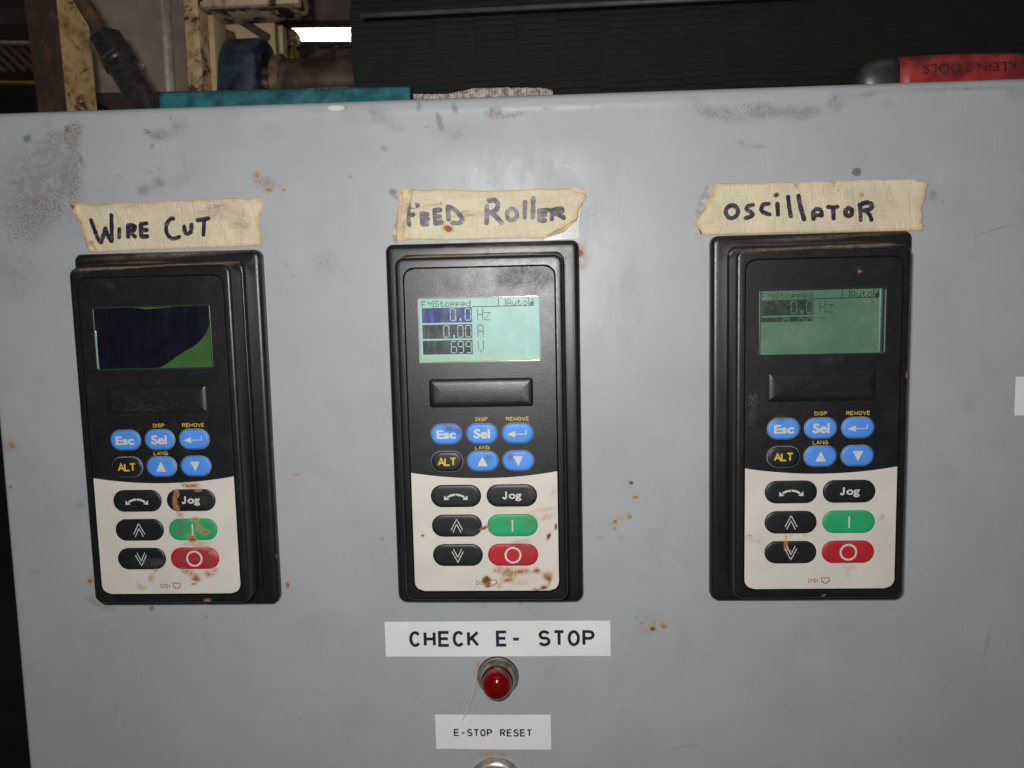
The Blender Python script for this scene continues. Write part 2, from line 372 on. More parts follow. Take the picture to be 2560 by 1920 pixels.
def tape_mat(name,col,burn=(.36,.22,.10)):
    mt,nt,bs=newmat(name); g=G(nt)
    c=g.mix(g.ss(g.noise(55,5,.6),.35,.7),tuple(x*.84 for x in col),col)
    weave=g.m('ADD',g.noise(1500,2,.5,(1,.12,1)),g.noise(1500,2,.5,(.12,1,1)))
    c=g.mix(g.m('MULTIPLY',g.ss(weave,.9,1.25),.3),c,(.76,.71,.60))
    e=g.m('MULTIPLY',g.attr('edge'),g.m('ADD',.4,g.noise(160,5,.7)))
    c=g.mix(g.ss(e,.25,1.0),c,(.55,.38,.19)); c=g.mix(g.m('MULTIPLY',g.ss(e,.84,1.08),.8),c,burn)
    n1=g.noise(260,6,.7); n2=g.noise(900,4,.7)
    film=g.m('MULTIPLY',g.attr('film'),g.m('ADD',.2,g.ss(g.noise(420,5,.75,(.25,1,1)),.4,.7)),clamp=True); c=g.mix(g.m('MULTIPLY',film,.65),c,(.20,.13,.08))
    rn=g.m('ADD',g.attr('rust'),g.m('MULTIPLY',g.m('SUBTRACT',n1,.5),1.6))
    c=g.mix(g.m('MULTIPLY',g.m('MULTIPLY',g.ss(rn,.25,.6),g.ss(g.attr('rust'),.02,.2)),.6),c,(.50,.26,.09)); c=g.mix(g.m('MULTIPLY',g.m('MULTIPLY',g.ss(rn,.78,1.02),g.ss(g.attr('rust'),.2,.4)),.9),c,(.20,.05,.02))
    c=g.mix(g.m('MULTIPLY',g.ss(n2,.66,.74),.35),c,(.28,.18,.11))
    g.lk(c,bs.inputs['Base Color']); bs.inputs['Roughness'].default_value=.62; bs.inputs['Specular IOR Level'].default_value=.3
    b=g.bump(weave,None,.3,.00014); cr=g.m('ABSOLUTE',g.m('SUBTRACT',g.noise(75,3,.6,(1,.35,1,15),.6),.5)); b=g.bump(g.ss(cr,.0,.03),None,.45,.0004,b); g.bump(g.noise(130,3),bs,.55,.0008,b); return mt
M['tape']=tape_mat('old_masking_tape',(.66,.575,.395))
M['tapefold']=mat('folded_tape_back',(.56,.42,.24),.55,vary=.22,vs=170,grain=.3,gs=900)
def ink_mat(name,dk,lt,fade):
    mt,nt,bs=newmat(name); g=G(nt)
    n=g.m('ADD',g.m('MULTIPLY',g.noise(1300,3,.7,(.2,1,1)),.5),g.m('MULTIPLY',g.noise(240,3,.6),.5))
    c=g.mix(g.ss(n,fade,fade+.16),dk,lt); g.lk(c,bs.inputs['Base Color']); bs.inputs['Roughness'].default_value=.45; return mt
M['ink']=ink_mat('black_marker_ink',(.016,.013,.022),(.14,.12,.12),.50)
M['inkf']=ink_mat('faded_marker_ink',(.055,.050,.062),(.22,.19,.17),.46)
M['sticker']=mat('white_label_tape',(.80,.79,.79),.32,vary=.02,vs=60,spec=.5)
M['print']=ink_mat('label_print',(.012,.012,.025),(.05,.05,.07),.58)
M['steel']=mat('tarnished_steel',(.46,.42,.37),.32,metal=.9,vary=.3,vs=180,grain=.3,gs=900)
M['steel2']=mat('brushed_steel_ring',(.52,.47,.44),.38,metal=.75,vary=.25,vs=260,grain=.4,gs=1400)
M['rubber']=mat('dark_gasket',(.02,.02,.02),.6)
M['hair']=mat('pale_nylon_thread',(.78,.79,.80),.3)
M['tacky']=mat('glue_residue',(.40,.40,.36),.28,vary=.2,vs=300,grain=.6,gs=1100)
# ================================================================ CABINET
D=Dirt()
D.px([('speck',590,400,75,190,0,1.0),('speck',560,650,110,170,20,1.15),('speck',350,890,340,190,15,.95),('speck',250,1120,260,130,0,.6),('film',350,820,300,200,15,.45),('speck',480,320,170,55,0,.9),('grime',540,265,32,34,0,.75),('speck',620,250,75,60,0,.9),
 ('grime',215,340,34,30,0,.8),('film',300,560,300,260,25,.85),('film',450,430,180,120,30,.6),('film',120,900,330,250,0,.55),('film',130,1400,280,260,0,.5),('film',130,690,70,24,-15,1.0),('film',330,650,150,30,18,.9),
 ('speck',655,520,22,60,15,1.2),('grime',640,505,16,34,10,.55),('speck',590,590,50,35,0,1),('film',380,215,45,35,0,.7),('speck',400,200,30,20,0,.6),
 ('grime',1180,290,42,26,-20,.62),('film',1260,310,80,50,-10,1.5),('grime',1270,330,40,26,0,.5),('film',1410,255,110,70,30,.95),('speck',1210,400,22,34,0,1.3),('film',1150,748,62,52,0,1.5),('film',1268,700,58,62,-40,1.35),
 ('film',1200,610,40,16,0,.7),('film',1280,585,30,18,-30,.8),('film',1470,520,16,90,10,.45),('film',1450,660,130,60,30,.5),('speck',960,640,32,16,-20,1.0),('speck',1120,590,80,18,15,.8),('speck',810,760,90,30,0,.5),('grime',1358,172,13,11,0,.8),('speck',740,195,14,10,0,1),('film',560,1000,120,120,0,.3)],0,240,.31344)
D.px([('chip',590,74,66,20,0,1.15),('grime',642,72,20,15,0,.6),('film',1098,65,15,26,0,2.4),('film',1320,75,15,34,18,2.6),('film',1228,160,17,56,14,2.7),('grime',1147,192,13,9,0,.62),('speck',1565,100,62,42,0,1.3),('film',1560,100,60,40,0,.7),('speck',1680,115,80,22,12,1.0),
 ('film',1680,115,70,14,12,.8),('speck',1880,80,50,16,0,1.0),('speck',2165,68,16,20,0,1.1),('speck',1330,255,70,42,20,.75),('film',850,115,90,45,-15,.75),('film',960,190,80,24,-20,.6),('film',200,230,100,60,0,.35),('film',1330,215,200,50,0,.4),('film',740,120,130,60,0,.25),('rust',105,490,28,24,0,.62),('rust',180,575,34,20,0,.6),('rust',270,575,20,14,0,.55),('speck',150,530,120,66,-15,1.0),('speck',340,520,90,20,20,.5),
 ('grime',670,498,9,9,0,.75),('grime',940,590,26,26,0,.72),('grime',958,620,12,30,20,.65),('speck',965,430,10,60,0,1),('speck',890,320,40,34,0,.8),('grime',1523,532,24,12,0,.5),('film',1700,420,300,130,0,.16),('rust',370,397,8,18,0,.4),('speck',1880,260,60,30,0,.4)],600,240,.40687)
D.px([('film',230,170,90,44,-35,.8),('film',380,215,100,50,-15,.9),('film',560,200,90,60,0,1.05),('film',640,180,70,50,0,.9),('film',790,200,110,46,0,1.0),('film',900,200,90,36,12,1.0),('film',1060,135,60,52,40,1.1),('speck',470,170,100,70,0,.5),('speck',300,190,120,60,-25,.5),('rust',755,240,28,9,12,.55),('speck',1050,115,26,22,0,1),
 ('film',1250,88,110,16,8,1.0),('film',1850,52,320,12,0,1.1),('speck',1900,50,300,12,0,.6),('film',2150,90,60,40,0,.6),('grime',1183,565,24,22,0,1.25),('grime',1655,705,17,22,0,.55),('grime',1712,742,16,11,0,.55),('film',1655,712,30,36,0,.8),('film',475,385,26,16,0,1.1),('film',570,410,70,14,0,.7),('speck',510,330,14,6,0,1),('grime',1525,432,12,9,0,.6),('film',1545,545,50,22,0,.3),('grime',465,90,5,30,0,.6),('grime',1582,33,10,5,0,.7),('film',1385,140,26,30,0,.5),('grime',2207,543,7,10,0,.8)],1660,200,.40687)
D.px([('rust',462,535,15,12,0,1.25),('rust',487,630,26,15,10,.75),('rust',450,752,19,17,-50,.72),('rust',355,790,34,12,40,.7),('rust',395,765,34,14,-30,.42),('rust',355,832,18,14,0,.62),('rust',600,1485,21,20,0,.95),('rust',674,1465,26,26,-40,.62),('rust',655,1410,9,26,0,.5),('rust',535,1452,15,14,0,.6),('rust',606,1438,24,20,0,.45),
 ('rust',495,1480,10,9,0,.55),('rust',495,1405,14,9,-30,.45),('rust',505,1353,14,8,0,.6),('speck',560,1420,110,90,0,.45),('film',560,1500,60,20,-15,.5),('film',255,895,30,12,0,.7),('film',395,885,26,16,0,.6),('rust',395,575,8,16,0,.45),('film',215,590,40,30,0,.4),('rust',963,555,10,10,0,.8),('film',250,830,110,90,0,.12),('speck',885,1330,30,14,0,.5)],1400,1000,.38566)
D.px([('rust',1967,690,30,38,0,.78),('rust',1948,613,13,15,0,.7),('film',1975,650,50,70,0,.5),('film',2050,300,110,14,18,.35)],900,440,.2803)
D.px([('rust',215,1375,26,42,-35,.72),('rust',250,1420,12,34,0,.6),('film',290,1560,150,40,-25,1.0),('rust',190,1415,16,14,0,.4),('rust',705,1595,20,22,0,.72),('rust',680,1570,30,10,0,.6),('rust',1783,1410,18,34,-10,.75),('film',120,770,40,20,0,.6),('rust',1130,1655,14,18,0,.6)],160,1020,.31338)
D.px([('rust',20,1108,14,9,0,.5),('rust',32,1115,9,7,0,.6),('film',12,1120,30,18,0,.9),('rust',27,1217,6,8,0,.6),('film',200,1262,14,6,0,.7),('film',88,1430,18,9,0,.6),('rust',741,1186,9,4,0,.65),('rust',712,665,8,4,0,.6),('rust',731,690,9,4,0,.55),('film',812,655,32,34,0,.42),('speck',815,650,36,30,0,.35),('rust',956,1347,4,5,0,.7),('rust',1302,1512,6,4,0,.7),('film',1205,1515,34,8,0,.5),('speck',2080,1505,30,4,0,.7),('film',2100,1560,40,16,0,.2),('rust',1681,861,4,6,0,.7),('rust',1505,993,3,3,0,.6),('film',2420,1010,14,20,0,.5),('rust',2418,983,4,3,0,.5),('rust',1174,1890,6,4,0,.4),('film',1235,1885,40,10,0,1.0),('rust',1225,1886,28,6,0,.42),('rust',1193,1660,6,10,0,.62),('rust',1190,1690,4,14,0,.55),
 ('rust',880,440,3,3,0,.7),('rust',320,1890,3,3,0,.3),('film',1450,650,26,30,0,.5),('rust',1458,667,4,5,0,.5),('rust',1400,1860,3,3,0,.5),('speck',1480,1830,12,12,0,.3)])
# profile of the folded sheet steel: fine where the photograph looks, coarse beyond
XL=-249.2; YT=158.2
def profile():
    sy=[];R=4.2
    for t in (-180,-120,-60,-20): sy.append((YT,t))          # top return going back
    for i in range(9):
        a=math.pi/2*i/8; sy.append((YT-R+R*math.cos(a),-R+R*math.sin(a)))
    ys=list(np.arange(YT-R-.6,-190,-1.15))+[-215,-250,-300]
    for y in ys: sy.append((y,.30*math.exp(-((y-152.4)/.95)**2)))
    sx=[]
    for t in (-180,-90,-20): sx.append((XL,t))
    for i in range(6):
        a=math.pi/2*i/5; sx.append((XL+2.0-2.0*math.cos(a),-2.0+2.0*math.sin(a)))
    for x in list(np.arange(XL+3,268,1.15))+[300,340,380]: sx.append((x,0.))
    return sx,sy
def bulge(x,y): return 1.8*math.exp(-((x-8)/55)**2-((y-137)/15)**2)
sx,sy=profile(); nx,ny=len(sx),len(sy)
V=[]
for (y,zy) in sy:
    for (x,zx) in sx:
        wv=.55*math.sin(x*.019+1.2)*math.sin(y*.027+.4)+.25*math.sin(x*.041+y*.033)+bulge(x,y) if (zx==0 and y<150) else 0
        wv*=min(1,max(0,(150-y)/40)) if y<150 else 0
        V.append((x-(.9 if y<-20 and False else 0),y,max(zy+zx,-180)+wv*min(1,max(0,(x-XL-3)/30))))
Fc=[(j*nx+i,(j+1)*nx+i,(j+1)*nx+i+1,j*nx+i+1) for j in range(ny-1) for i in range(nx-1)]
V=np.array(V)
cab=empty('control_cabinet',(0,-300,-90),label='grey painted steel control cabinet, stained and scratched, carrying three black keypads',cat='cabinet')
door=mk('door_panel',V-np.array([0,-300,-90]),Fc,M['panel'],cab)
D.apply(door,V[:,:2])
def front(x,y):   # surface height of the door at a point
    if y>=150: return 0
    wv=.55*math.sin(x*.019+1.2)*math.sin(y*.027+.4)+.25*math.sin(x*.041+y*.033)+bulge(x,y)
    return wv*min(1,max(0,(150-y)/40))*min(1,max(0,(x-XL-3)/30))
# scratches in the paint
def scratch_set(rows,matn,wd):
    for r in rows:
        P=[un(x,y,0) for x,y in r]
        Q=[]
        for a,b in zip(P[:-1],P[1:]):
            for t in np.linspace(0,1,7)[:-1]: Q.append(a+(b-a)*t)
        Q.append(P[-1]); Vv=[];k=len(Q)
        for s_ in (1,-1):
            for i,p in enumerate(Q):
                t=Q[min(i+1,k-1)]-Q[max(i-1,0)]; t=t/np.linalg.norm(t); tp=wd/2*math.sin(math.pi*(i+.3)/(k-.4))
                x,y=p[0]-t[1]*tp*s_,p[1]+t[0]*tp*s_; Vv.append((x,y+300,front(x,y)+.03+90))
        mk('scratch',Vv,[(i+1,i,i+k,i+1+k) for i in range(k-1)],matn,cab)
M['scr_l']=mat('bare_scratch',(.52,.53,.53),.3,vary=.2,vs=600); M['scr_d']=mat('dark_scratch',(.17,.17,.175),.4,vary=.3,vs=600); M['scr_p']=mat('pinkish_scratch',(.43,.37,.35),.4,vary=.2,vs=500)
scratch_set([[(2430,1606),(2450,1595),(2468,1575)],[(1480,280),(1484,276)]],M['scr_l'],.22)
scratch_set([[(2472,1570),(2470,1600),(2450,1664)],[(1635,1890),(1700,1868),(1742,1862),(1755,1876)],[(2420,600),(2480,575),(2540,560)],[(1500,530),(1455,546)]],M['scr_d'],.22)
scratch_set([[(2410,1628),(2460,1612),(2528,1590)],[(2528,1592),(2510,1625)]],M['scr_p'],.45)
scratch_set([[(40*1.157,530*1.157),(52,640)],[(1188,430),(1193,418)],[(1398,385),(1415,391)],[(1400,408),(1444,428)]],M['scr_l'],.3)
# ================================================================ KEYPADS
H=22.3
BIG=dict(dir=(-13.45,-29.9),jog=(12.9,-29.9),uu=(-13.4,-44.2),go=(12.95,-44.2),dd=(-13.35,-58.5),stop=(12.9,-58.5))
SM=dict(esc=(-17.1,-.3),sel=(-.4,-.3),ent=(16.3,-.3),alt=(-17.1,-13.3),up=(-.4,-13.3),dn=(16.3,-13.3))
FONT={'F':"11111 10000 10000 11110 10000 10000 10000",'S':"01111 10000 10000 01110 00001 00001 11110",'t':"01000 01000 11100 01000 01000 01001 00110",
'o':"00000 00000 01110 10001 10001 10001 01110",'p':"00000 00000 11110 10001 11110 10000 10000",'e':"00000 00000 01110 10001 11111 10000 01110",'d':"00001 00001 01101 10011 10001 10001 01111",
'A':"01110 10001 10001 10001 11111 10001 10001",'u':"00000 00000 10001 10001 10001 10011 01101"}
def lcd_bitmap():
    """two 64x128 bit planes: dark pixels outside, and dark blocks with light digits"""
    B=np.zeros((64,128),int)
    def put(ch,c,r,v=1):
        for j,row in enumerate(FONT[ch].split()):
            for i,b in enumerate(row):
                if b=='1' and c+i<128: B[r+j,c+i]=v
    put('F',0,2)
    for i,(r,c) in enumerate([(3,7),(4,7),(3,8),(4,9),(5,10),(5,11),(4,11),(5,7),(3,10)]): B[r,c]=1
    B[1:10,13]=1
    for k,ch in enumerate('Stopped'): put(ch,15+6*k,2)
    B[9,57:127]=1; B[0:9,87]=1; B[0:9,95]=1
    for k,ch in enumerate('Auto'): put(ch,97+6*k,2)
    B[0:9,121]=1; B[5:9,123:128]=1; B[2,124:127]=1; B[3,126]=1; B[4,126]=1
    def rect(r0,r1,c0,c1): B[r0:r1,c0:c1]=2
    rect(10,27,0,57); rect(29,45,0,57); rect(47,63,0,57)
    def dig(ch,r,c,hgt=13,wd=6):
        seg={'0':'abcdef','6':'acdefg','9':'abcdfg'}[ch]; m_=hgt//2
        if 'a' in seg:B[r,c+1:c+wd]=0
        if 'd' in seg:B[r+hgt,c+1:c+wd]=0
        if 'g' in seg:B[r+m_,c+1:c+wd]=0
        if 'f' in seg:B[r+1:r+m_,c]=0
        if 'e' in seg:B[r+m_+1:r+hgt,c]=0
        if 'b' in seg:B[r+1:r+m_,c+wd]=0
        if 'c' in seg:B[r+m_+1:r+hgt,c+wd]=0
    dig('0',11,32);B[22:25,43:45]=0;dig('0',11,49)
    dig('0',30,24);B[41:44,35:37]=0;dig('0',30,40);dig('0',30,49)
    dig('6',48,32);dig('9',48,40);dig('9',48,49)
    B[12:25,63]=1;B[12:25,69]=1;B[18,63:70]=1                 # H
    B[16,71:78]=1;B[24,71:78]=1
    for k in range(7): B[23-k,71+k]=1                          # z
    B[31:44,63]=1;B[31:44,69]=1;B[37,63:70]=1;B[30,64:69]=1    # A
    B[48:58,63]=1;B[48:58,69]=1
    for k in range(4): B[58+k,64+min(k,2)]=1;B[58+k,68-min(k,2)]=1
    return B
LB=lcd_bitmap()
def pixels(B,val,cut,z,x0,y0,p=.405,gap=.03):
    parts=[]
    for r in range(min(64,cut)):
        c=0
        while c<128:
            if B[r,c]==val:
                e=c
                while e<128 and B[r,e]==val: e+=1
                xa,xb=x0+c*p,x0+e*p-gap; ya,yb=y0-r*p,y0-(r+1)*p+gap
                parts.append(([(xa,yb,z),(xb,yb,z),(xb,ya,z),(xa,ya,z)],[(0,1,2,3)])); c=e
            else: c+=1
    return join(*parts)
def grid_plate(hw,yb,yt,z,r_top=0,r_bot=0,st=1.0,arc_bot=None,arc_top=None):
    ny=int((yt-yb)/st)+1; nxx=int(2*hw/st)+1; V=[]
    for j in range(ny+1):
        # denser rows inside the rounded corners
        y=yb+(yt-yb)*j/ny; w=hw
        if r_top and y>yt-r_top: d=y-(yt-r_top); w=hw-r_top+math.sqrt(max(0,r_top**2-d*d))
        if r_bot and y<yb+r_bot: d=(yb+r_bot)-y; w=hw-r_bot+math.sqrt(max(0,r_bot**2-d*d))
        for i in range(nxx+1):
            x=w*(2*i/nxx-1); yy=y
            if arc_bot: t=(yt-y)/(yt-yb); yy=y+(arc_bot(x)-yb)*t
            if arc_top: t=(y-yb)/(yt-yb); yy=y+(arc_top(x)-yt)*t
            V.append((x,yy,z))
    Fc=[(j*(nxx+1)+i,j*(nxx+1)+i+1,(j+1)*(nxx+1)+i+1,(j+1)*(nxx+1)+i) for j in range(ny) for i in range(nxx)]
    return V,Fc
arc=lambda x:-18.6-2.9*(1-(x/34.2)**2)
def seg_poly(pts,z): return [(x,y,z) for x,y in pts],[tuple(range(len(pts)))]
def arc_arrow(z):
    """double headed curved arrow"""
    parts=[]
    for s in (-1,1):
        n=8;Vv=[]
        A=[math.radians(90-s*t) for t in np.linspace(1.6,36,n)]
        for rr in (7.2,6.25):
            for a in A: Vv.append((rr*math.cos(a),rr*math.sin(a)-5.9,z))
        fc=[(i,i+1,i+1+n,i+n) if s<0 else (i+1,i,i+n,i+1+n) for i in range(n-1)]
        parts.append((Vv,fc))
        a=A[-1]; tip=np.array([s*5.55,-1.75]); b1=np.array([s*5.5,.35]); b2=np.array([s*3.1,-1.55])
        tri=[(*tip,z),(*b1,z),(*b2,z)]; parts.append((tri,[(0,1,2) if s>0 else (0,2,1)]))
    return join(*parts)
def chev(up,z):
    """double chevron: a tall outer and a lower, narrower inner one"""
    parts=[];s=1 if up else -1
    for tp,bt,k in ((3.35,-2.0,2.75),(1.0,-3.2,1.95)):
        for sd in (-1,1):
            a=np.array([0,tp]);b=np.array([sd*k,bt]); t=(b-a)/np.linalg.norm(b-a);n=np.array([-t[1],t[0]])*.19
            q=[(x,y*s,z) for x,y in (a+n,a-n,b-n,b+n)]; parts.append((q,[(0,1,2,3)]))
    return join(*parts)
def enter(z):
    return join(([(-5.0,-.35,z),(-1.2,-1.75,z),(-1.2,1.05,z)],[(0,1,2)]),([(-1.2,-.55,z),(4.1,-.55,z),(4.1,-.2,z),(-1.2,-.2,z)],[(0,1,2,3)]),([(3.7,-.2,z+.003),(4.1,-.2,z+.003),(4.1,1.6,z+.003),(3.7,1.6,z+.003)],[(0,1,2,3)]))
def ringmesh(r0,r1,z,n=36):
    V=[(r*math.cos(2*math.pi*i/n),r*math.sin(2*math.pi*i/n),z) for r in (r0,r1) for i in range(n)]
    return V,[(i,(i+1)%n,(i+1)%n+n,i+n) for i in range(n)]
def shift(vf,dx,dy): return [(x+dx,y+dy,z) for x,y,z in vf[0]],vf[1]
def keypad(X,Y,rz,idx,label,dirt):
    K=empty('drive_keypad',(X,Y,0),rz,label=label,cat='keypad',group='black drive keypads on the grey cabinet door')
    c,s=math.cos(rz),math.sin(rz)
    def world(o):
        P=np.array([v.co[:] for v in o.data.vertices])/MM; return np.c_[X+c*P[:,0]-s*P[:,1],Y+s*P[:,0]+c*P[:,1]]
    def dp(*a,**k):
        o=mk(*a,**k); dirt.apply(o,world(o)); return o
    dp('base_plate',*loft(93,178.4,(3.6,3.6,4.6,4.6),[(0,-1.2),(0,1.2)]+[(2.6-2.6*math.cos(a),2.6+2.4*math.sin(a)) for a in np.linspace(0,math.pi/2,6)]+[(4,5.02),(8,5.02)],step=2),M['blackd'],K)
    dp('collar',*loft(78.6,165.6,(4.2,4.2,4,4),[(0,5.0),(0,7.3),(.5,8.0),(1.2,8.1),(3,8.1)],0,1.0,step=2,cap=False),M['blackd'],K)
    dp('housing',*loft(77.4,163,(4.2,4.2,4.2,4.2),[(0,5.0),(0,12)]+[(1.7-1.7*math.cos(a),H-1.7+1.7*math.sin(a)) for a in np.linspace(0,math.pi/2,6)]+[(3.0,H)],-.2,.3,step=1.6),M['blackd'],K)
    fz=H+.16
    go=[(x,y+.15) for x,y in rrect(70.3,154.1,5.3,6,3)]; gi=[(x,y+.15) for x,y in rrect(68.4,152.2,4.5,6,3)]; ng=min(len(go),len(gi))
    go=[(x,y+.15) for x,y in rrect(70.3,154.1,5.3,6,0)]; gi=[(x,y+.15) for x,y in rrect(68.4,152.2,4.5,6,0)]; ng=len(go)
    mk('faceplate_groove',[(x,y,H+.02) for x,y in go]+[(x,y,H+.02) for x,y in gi],[(i,(i+1)%ng,(i+1)%ng+ng,i+ng) for i in range(ng)],M['groove'],K)
    # faceplate halves (the film has a tiny thickness and sits in the recess)
    oy=.15
    dp('upper_faceplate',*grid_plate(34.35,-18.6,76.4,fz,r_top=4.6,arc_bot=arc),M['plate'],K)
    dp('lower_faceplate',*grid_plate(34.35,-76.1,-18.6,fz,r_bot=4.6,arc_top=arc),M['beige'],K)
    rim=join(*[(lambda o:([(x,y,z) for z in (fz,H) for x,y in o],[(i,(i+1)%len(o),(i+1)%len(o)+len(o),i+len(o)) for i in range(len(o))]))([(x,y+.15) for x,y in rrect(68.7,152.5,4.6,6,3)])])
    mk('faceplate_edge',*rim,M['platelip'],K)
    # blank raised bar below the display
    dp('blank_bar',*loft(48.6,13.6,1.6,[(0,fz-.1),(.3,fz+.2),(1.0,fz+.6),(1.8,fz+.85),(3,fz+1.0),(6.5,fz+1.02)],-.35,18.9,step=2),M['plate'],K)
    # display
    lw,lh,lx,ly=56.6,30.2,-.35,48.2; z=fz+.12
    scrm=[M['lcd_dim'],M['lcd_teal'],M['lcd_green']][idx]
    disp=mk('display',*loft(lw,lh,1.0,[(0,fz-.1),(0,z),(.5,z),(3,z)],lx,ly,step=3),scrm,K,label=['blackened display with green showing at its right corner','lit pale teal display showing three readings','dull green display with its lower rows missing'][idx])
    o=rrect(lw,lh,1.0,5,0); i_=rrect(lw-1.5,lh-1.5,.6,5,0); n=len(o)
    Vr=[(x+lx,y+ly,z+.03) for x,y in o]+[(x+lx,y+ly,z+.32) for x,y in rrect(lw-.7,lh-.7,.8,5,0)]+[(x+lx,y+ly,z+.03) for x,y in i_]
    k=min(len(o),len(i_))
    mk('display_edge',Vr,[(i,(i+1)%n,(i+1)%n+n,i+n) for i in range(n)]+[(i+n,(i+1)%n+n,(i+1)%n+2*n,i+2*n) for i in range(n)],[M['rimd'],M['lens'],M['rimd']][idx],disp)
    ax,ay=lx-lw/2+1.9,ly+lh/2-.75
    if idx==1:
        mk('display_lower_band',[(lx-lw/2+.8,ly-lh/2+.8,z+.02),(lx+lw/2-.8,ly-lh/2+.8,z+.02),(lx+lw/2-.8,ly-lh/2+3.1,z+.02),(lx-lw/2+.8,ly-lh/2+3.1,z+.02)],[(0,1,2,3)],M['lcd_teal_edge'],disp)
        mk('readout',*pixels(LB,1,64,z+.06,ax,ay),M['seg'],disp)
        T=LB.copy();T[:10]=0;T[27:]=0; mk('reading_block',*pixels(T,2,64,z+.06,ax,ay,gap=.0),M['segb'],disp,label='blue block reading 0.0')
        T=LB.copy();T[:28]=0;T[46:]=0; mk('reading_block',*pixels(T,2,64,z+.06,ax,ay,gap=.0),M['seg'],disp,label='dark block reading 0.00')
        T=LB.copy();T[:46]=0; mk('reading_block',*pixels(T,2,64,z+.06,ax,ay,gap=.0),M['seg'],disp,label='dark block reading 699')
    if idx==2:
        mk('readout',*pixels(LB,1,34,z+.06,ax-1.0,ay,.41),M['segd'],disp)
        T=LB.copy();T[27:]=0; mk('reading_block',*pixels(T,2,34,z+.06,ax-1.0,ay,.41,0),M['segd'],disp)
        T=LB.copy();T[:28]=0; mk('reading_block',*pixels(T,2,34,z+.06,ax-1.0,ay,.41,0),M['segd'],disp)
        # pale strip painted for the bright refraction at the clear cover's right
        mk('painted_edge_strip',*box(lx+lw/2-3.4,lx+lw/2-2.7,ly-13.6,ly+14.2,z+.02,z+.35,.1),M['lens2'],disp)
        mk('painted_edge_strip',*box(lx+lw/2-2.6,lx+lw/2-1.1,ly-14.2,ly+14.5,z+.02,z+.25,.1),M['rimd'],disp)
    if idx==0:
        q=[(268,610),(400,600),(615,598),(650,612),(740,626),(820,618),(930,610),(1000,600),(1008,585),(1310,575),(1318,640),(1325,705),(1318,760),(1290,830),(1250,890),(1180,955),(1080,1010),(1020,1050),(960,1095),(900,1135),(850,1160),(700,1160),(600,1158),(330,1165),(300,1000),(280,800)]
        P=[]
        for x,y in q:
            w_=un(160+.27723*x,600+.27723*y,H); dx,dy=w_[0]-X,w_[1]-Y; P.append((min(lx+lw/2-.8,max(lx-lw/2+.8,c*dx+s*dy)),min(ly+lh/2-.8,max(ly-lh/2+.8,-s*dx+c*dy))))
        cx,cy=sum(p[0] for p in P)/len(P),sum(p[1] for p in P)/len(P); nn=len(P)
        mk('dark_bleed',[(cx,cy,z+.05)]+[(x,y,z+.05) for x,y in P],[(0,(i+1)%nn+1,i+1) for i in range(nn)],M['navy'],disp)
        mk('painted_edge_strip',*box(lx-lw/2+.9,lx-lw/2+1.5,ly-14,ly+4,z+.06,z+.4,.1),M['lens'],disp)  # pale strip stands in for the glare along the display's left edge
    # keys
    def key(w,h,x,y,m_,lab,leg=None,lm=None,rim_=False):
        r=h/2-.01; t=fz+1.0
        L=[(0,fz-.05),(.12,fz+.30),(.40,fz+.52),(.9,fz+.66),(1.7,fz+.72)]+[(d,fz+.72+.05*(d-1.7)/3) for d in (2.6,3.5,4.4) if d<r]
        ko=dp('key',*loft(w,h,r,L,x,y,step=1.4,seg=8),m_,K,label=lab)
        if rim_:
            o1=rrect(w+.7,h+.7,r+.35,8,0);o2=rrect(w-.0,h-.0,r,8,0);n=min(len(o1),len(o2))
            mk('key_outline',[(a+x,b+y,fz+.02) for a,b in o1]+[(a+x,b+y,fz+.45) for a,b in o2],[(i,(i+1)%n,(i+1)%n+n,i+n) for i in range(n)],M['ring'],ko)
        if leg: mk('legend',*shift(leg,x,y),lm or M['prw'],ko)
    zt=fz+.82
    for nm,(x,y) in SM.items():
        m_=M['kblack'] if nm=='alt' else M['kblue']
        leg={'esc':lambda:text('Esc',9.0,4.1,0,-.1,zt,.035),'sel':lambda:text('Sel',7.6,4.5,0,.1,zt,.035),'ent':lambda:enter(zt),'alt':lambda:caps('ALT',9.0,4.0,0,0,zt,.19,None,.16),
             'up':lambda:([(-2.4,-2.3,zt),(2.4,-2.3,zt),(0,2.4,zt)],[(0,1,2)]),'dn':lambda:([(-2.4,2.3,zt),(0,-2.4,zt),(2.4,2.3,zt)],[(0,1,2)])}[nm]()
        key(14.5,9.4,x,y,m_,{'esc':'blue Esc key','sel':'blue Sel key','ent':'blue enter arrow key','alt':'black ALT key with yellow lettering','up':'blue up triangle key','dn':'blue down triangle key'}[nm],leg,M['pry'] if nm=='alt' else None,True)
    for nm,(x,y) in BIG.items():
        m_=M['kgreen'] if nm=='go' else M['kred'] if nm=='stop' else M['kblack']
        leg={'dir':lambda:arc_arrow(zt),'jog':lambda:join(text('og',6.0,3.6,1.55,-.75,zt,.03),([(x,y,zt) for x,y in [(-2.2,2.15),(-2.2,-.55),(-2.45,-1.2),(-2.95,-1.6),(-3.6,-1.62),(-4.15,-1.3),(-4.4,-.6),(-3.55,-.45),(-3.45,-.8),(-3.2,-.92),(-3.05,-.75),(-3.02,-.45),(-3.02,2.15)]],[tuple(range(12,-1,-1))])),'uu':lambda:chev(True,zt),'dd':lambda:chev(False,zt),
             'go':lambda:([(-.36,-2.8,zt),(.36,-2.8,zt),(.36,2.8,zt),(-.36,2.8,zt)],[(0,1,2,3)]),'stop':lambda:ringmesh(3.1,4.0,zt)}[nm]()
        key(23.9,10.8,x,y,m_,{'dir':'black key with curved double arrow','jog':'black Jog key','uu':'black double chevron up key','dd':'black double chevron down key','go':'green start key','stop':'red stop key with white ring'}[nm],leg)
    zp=fz+.06
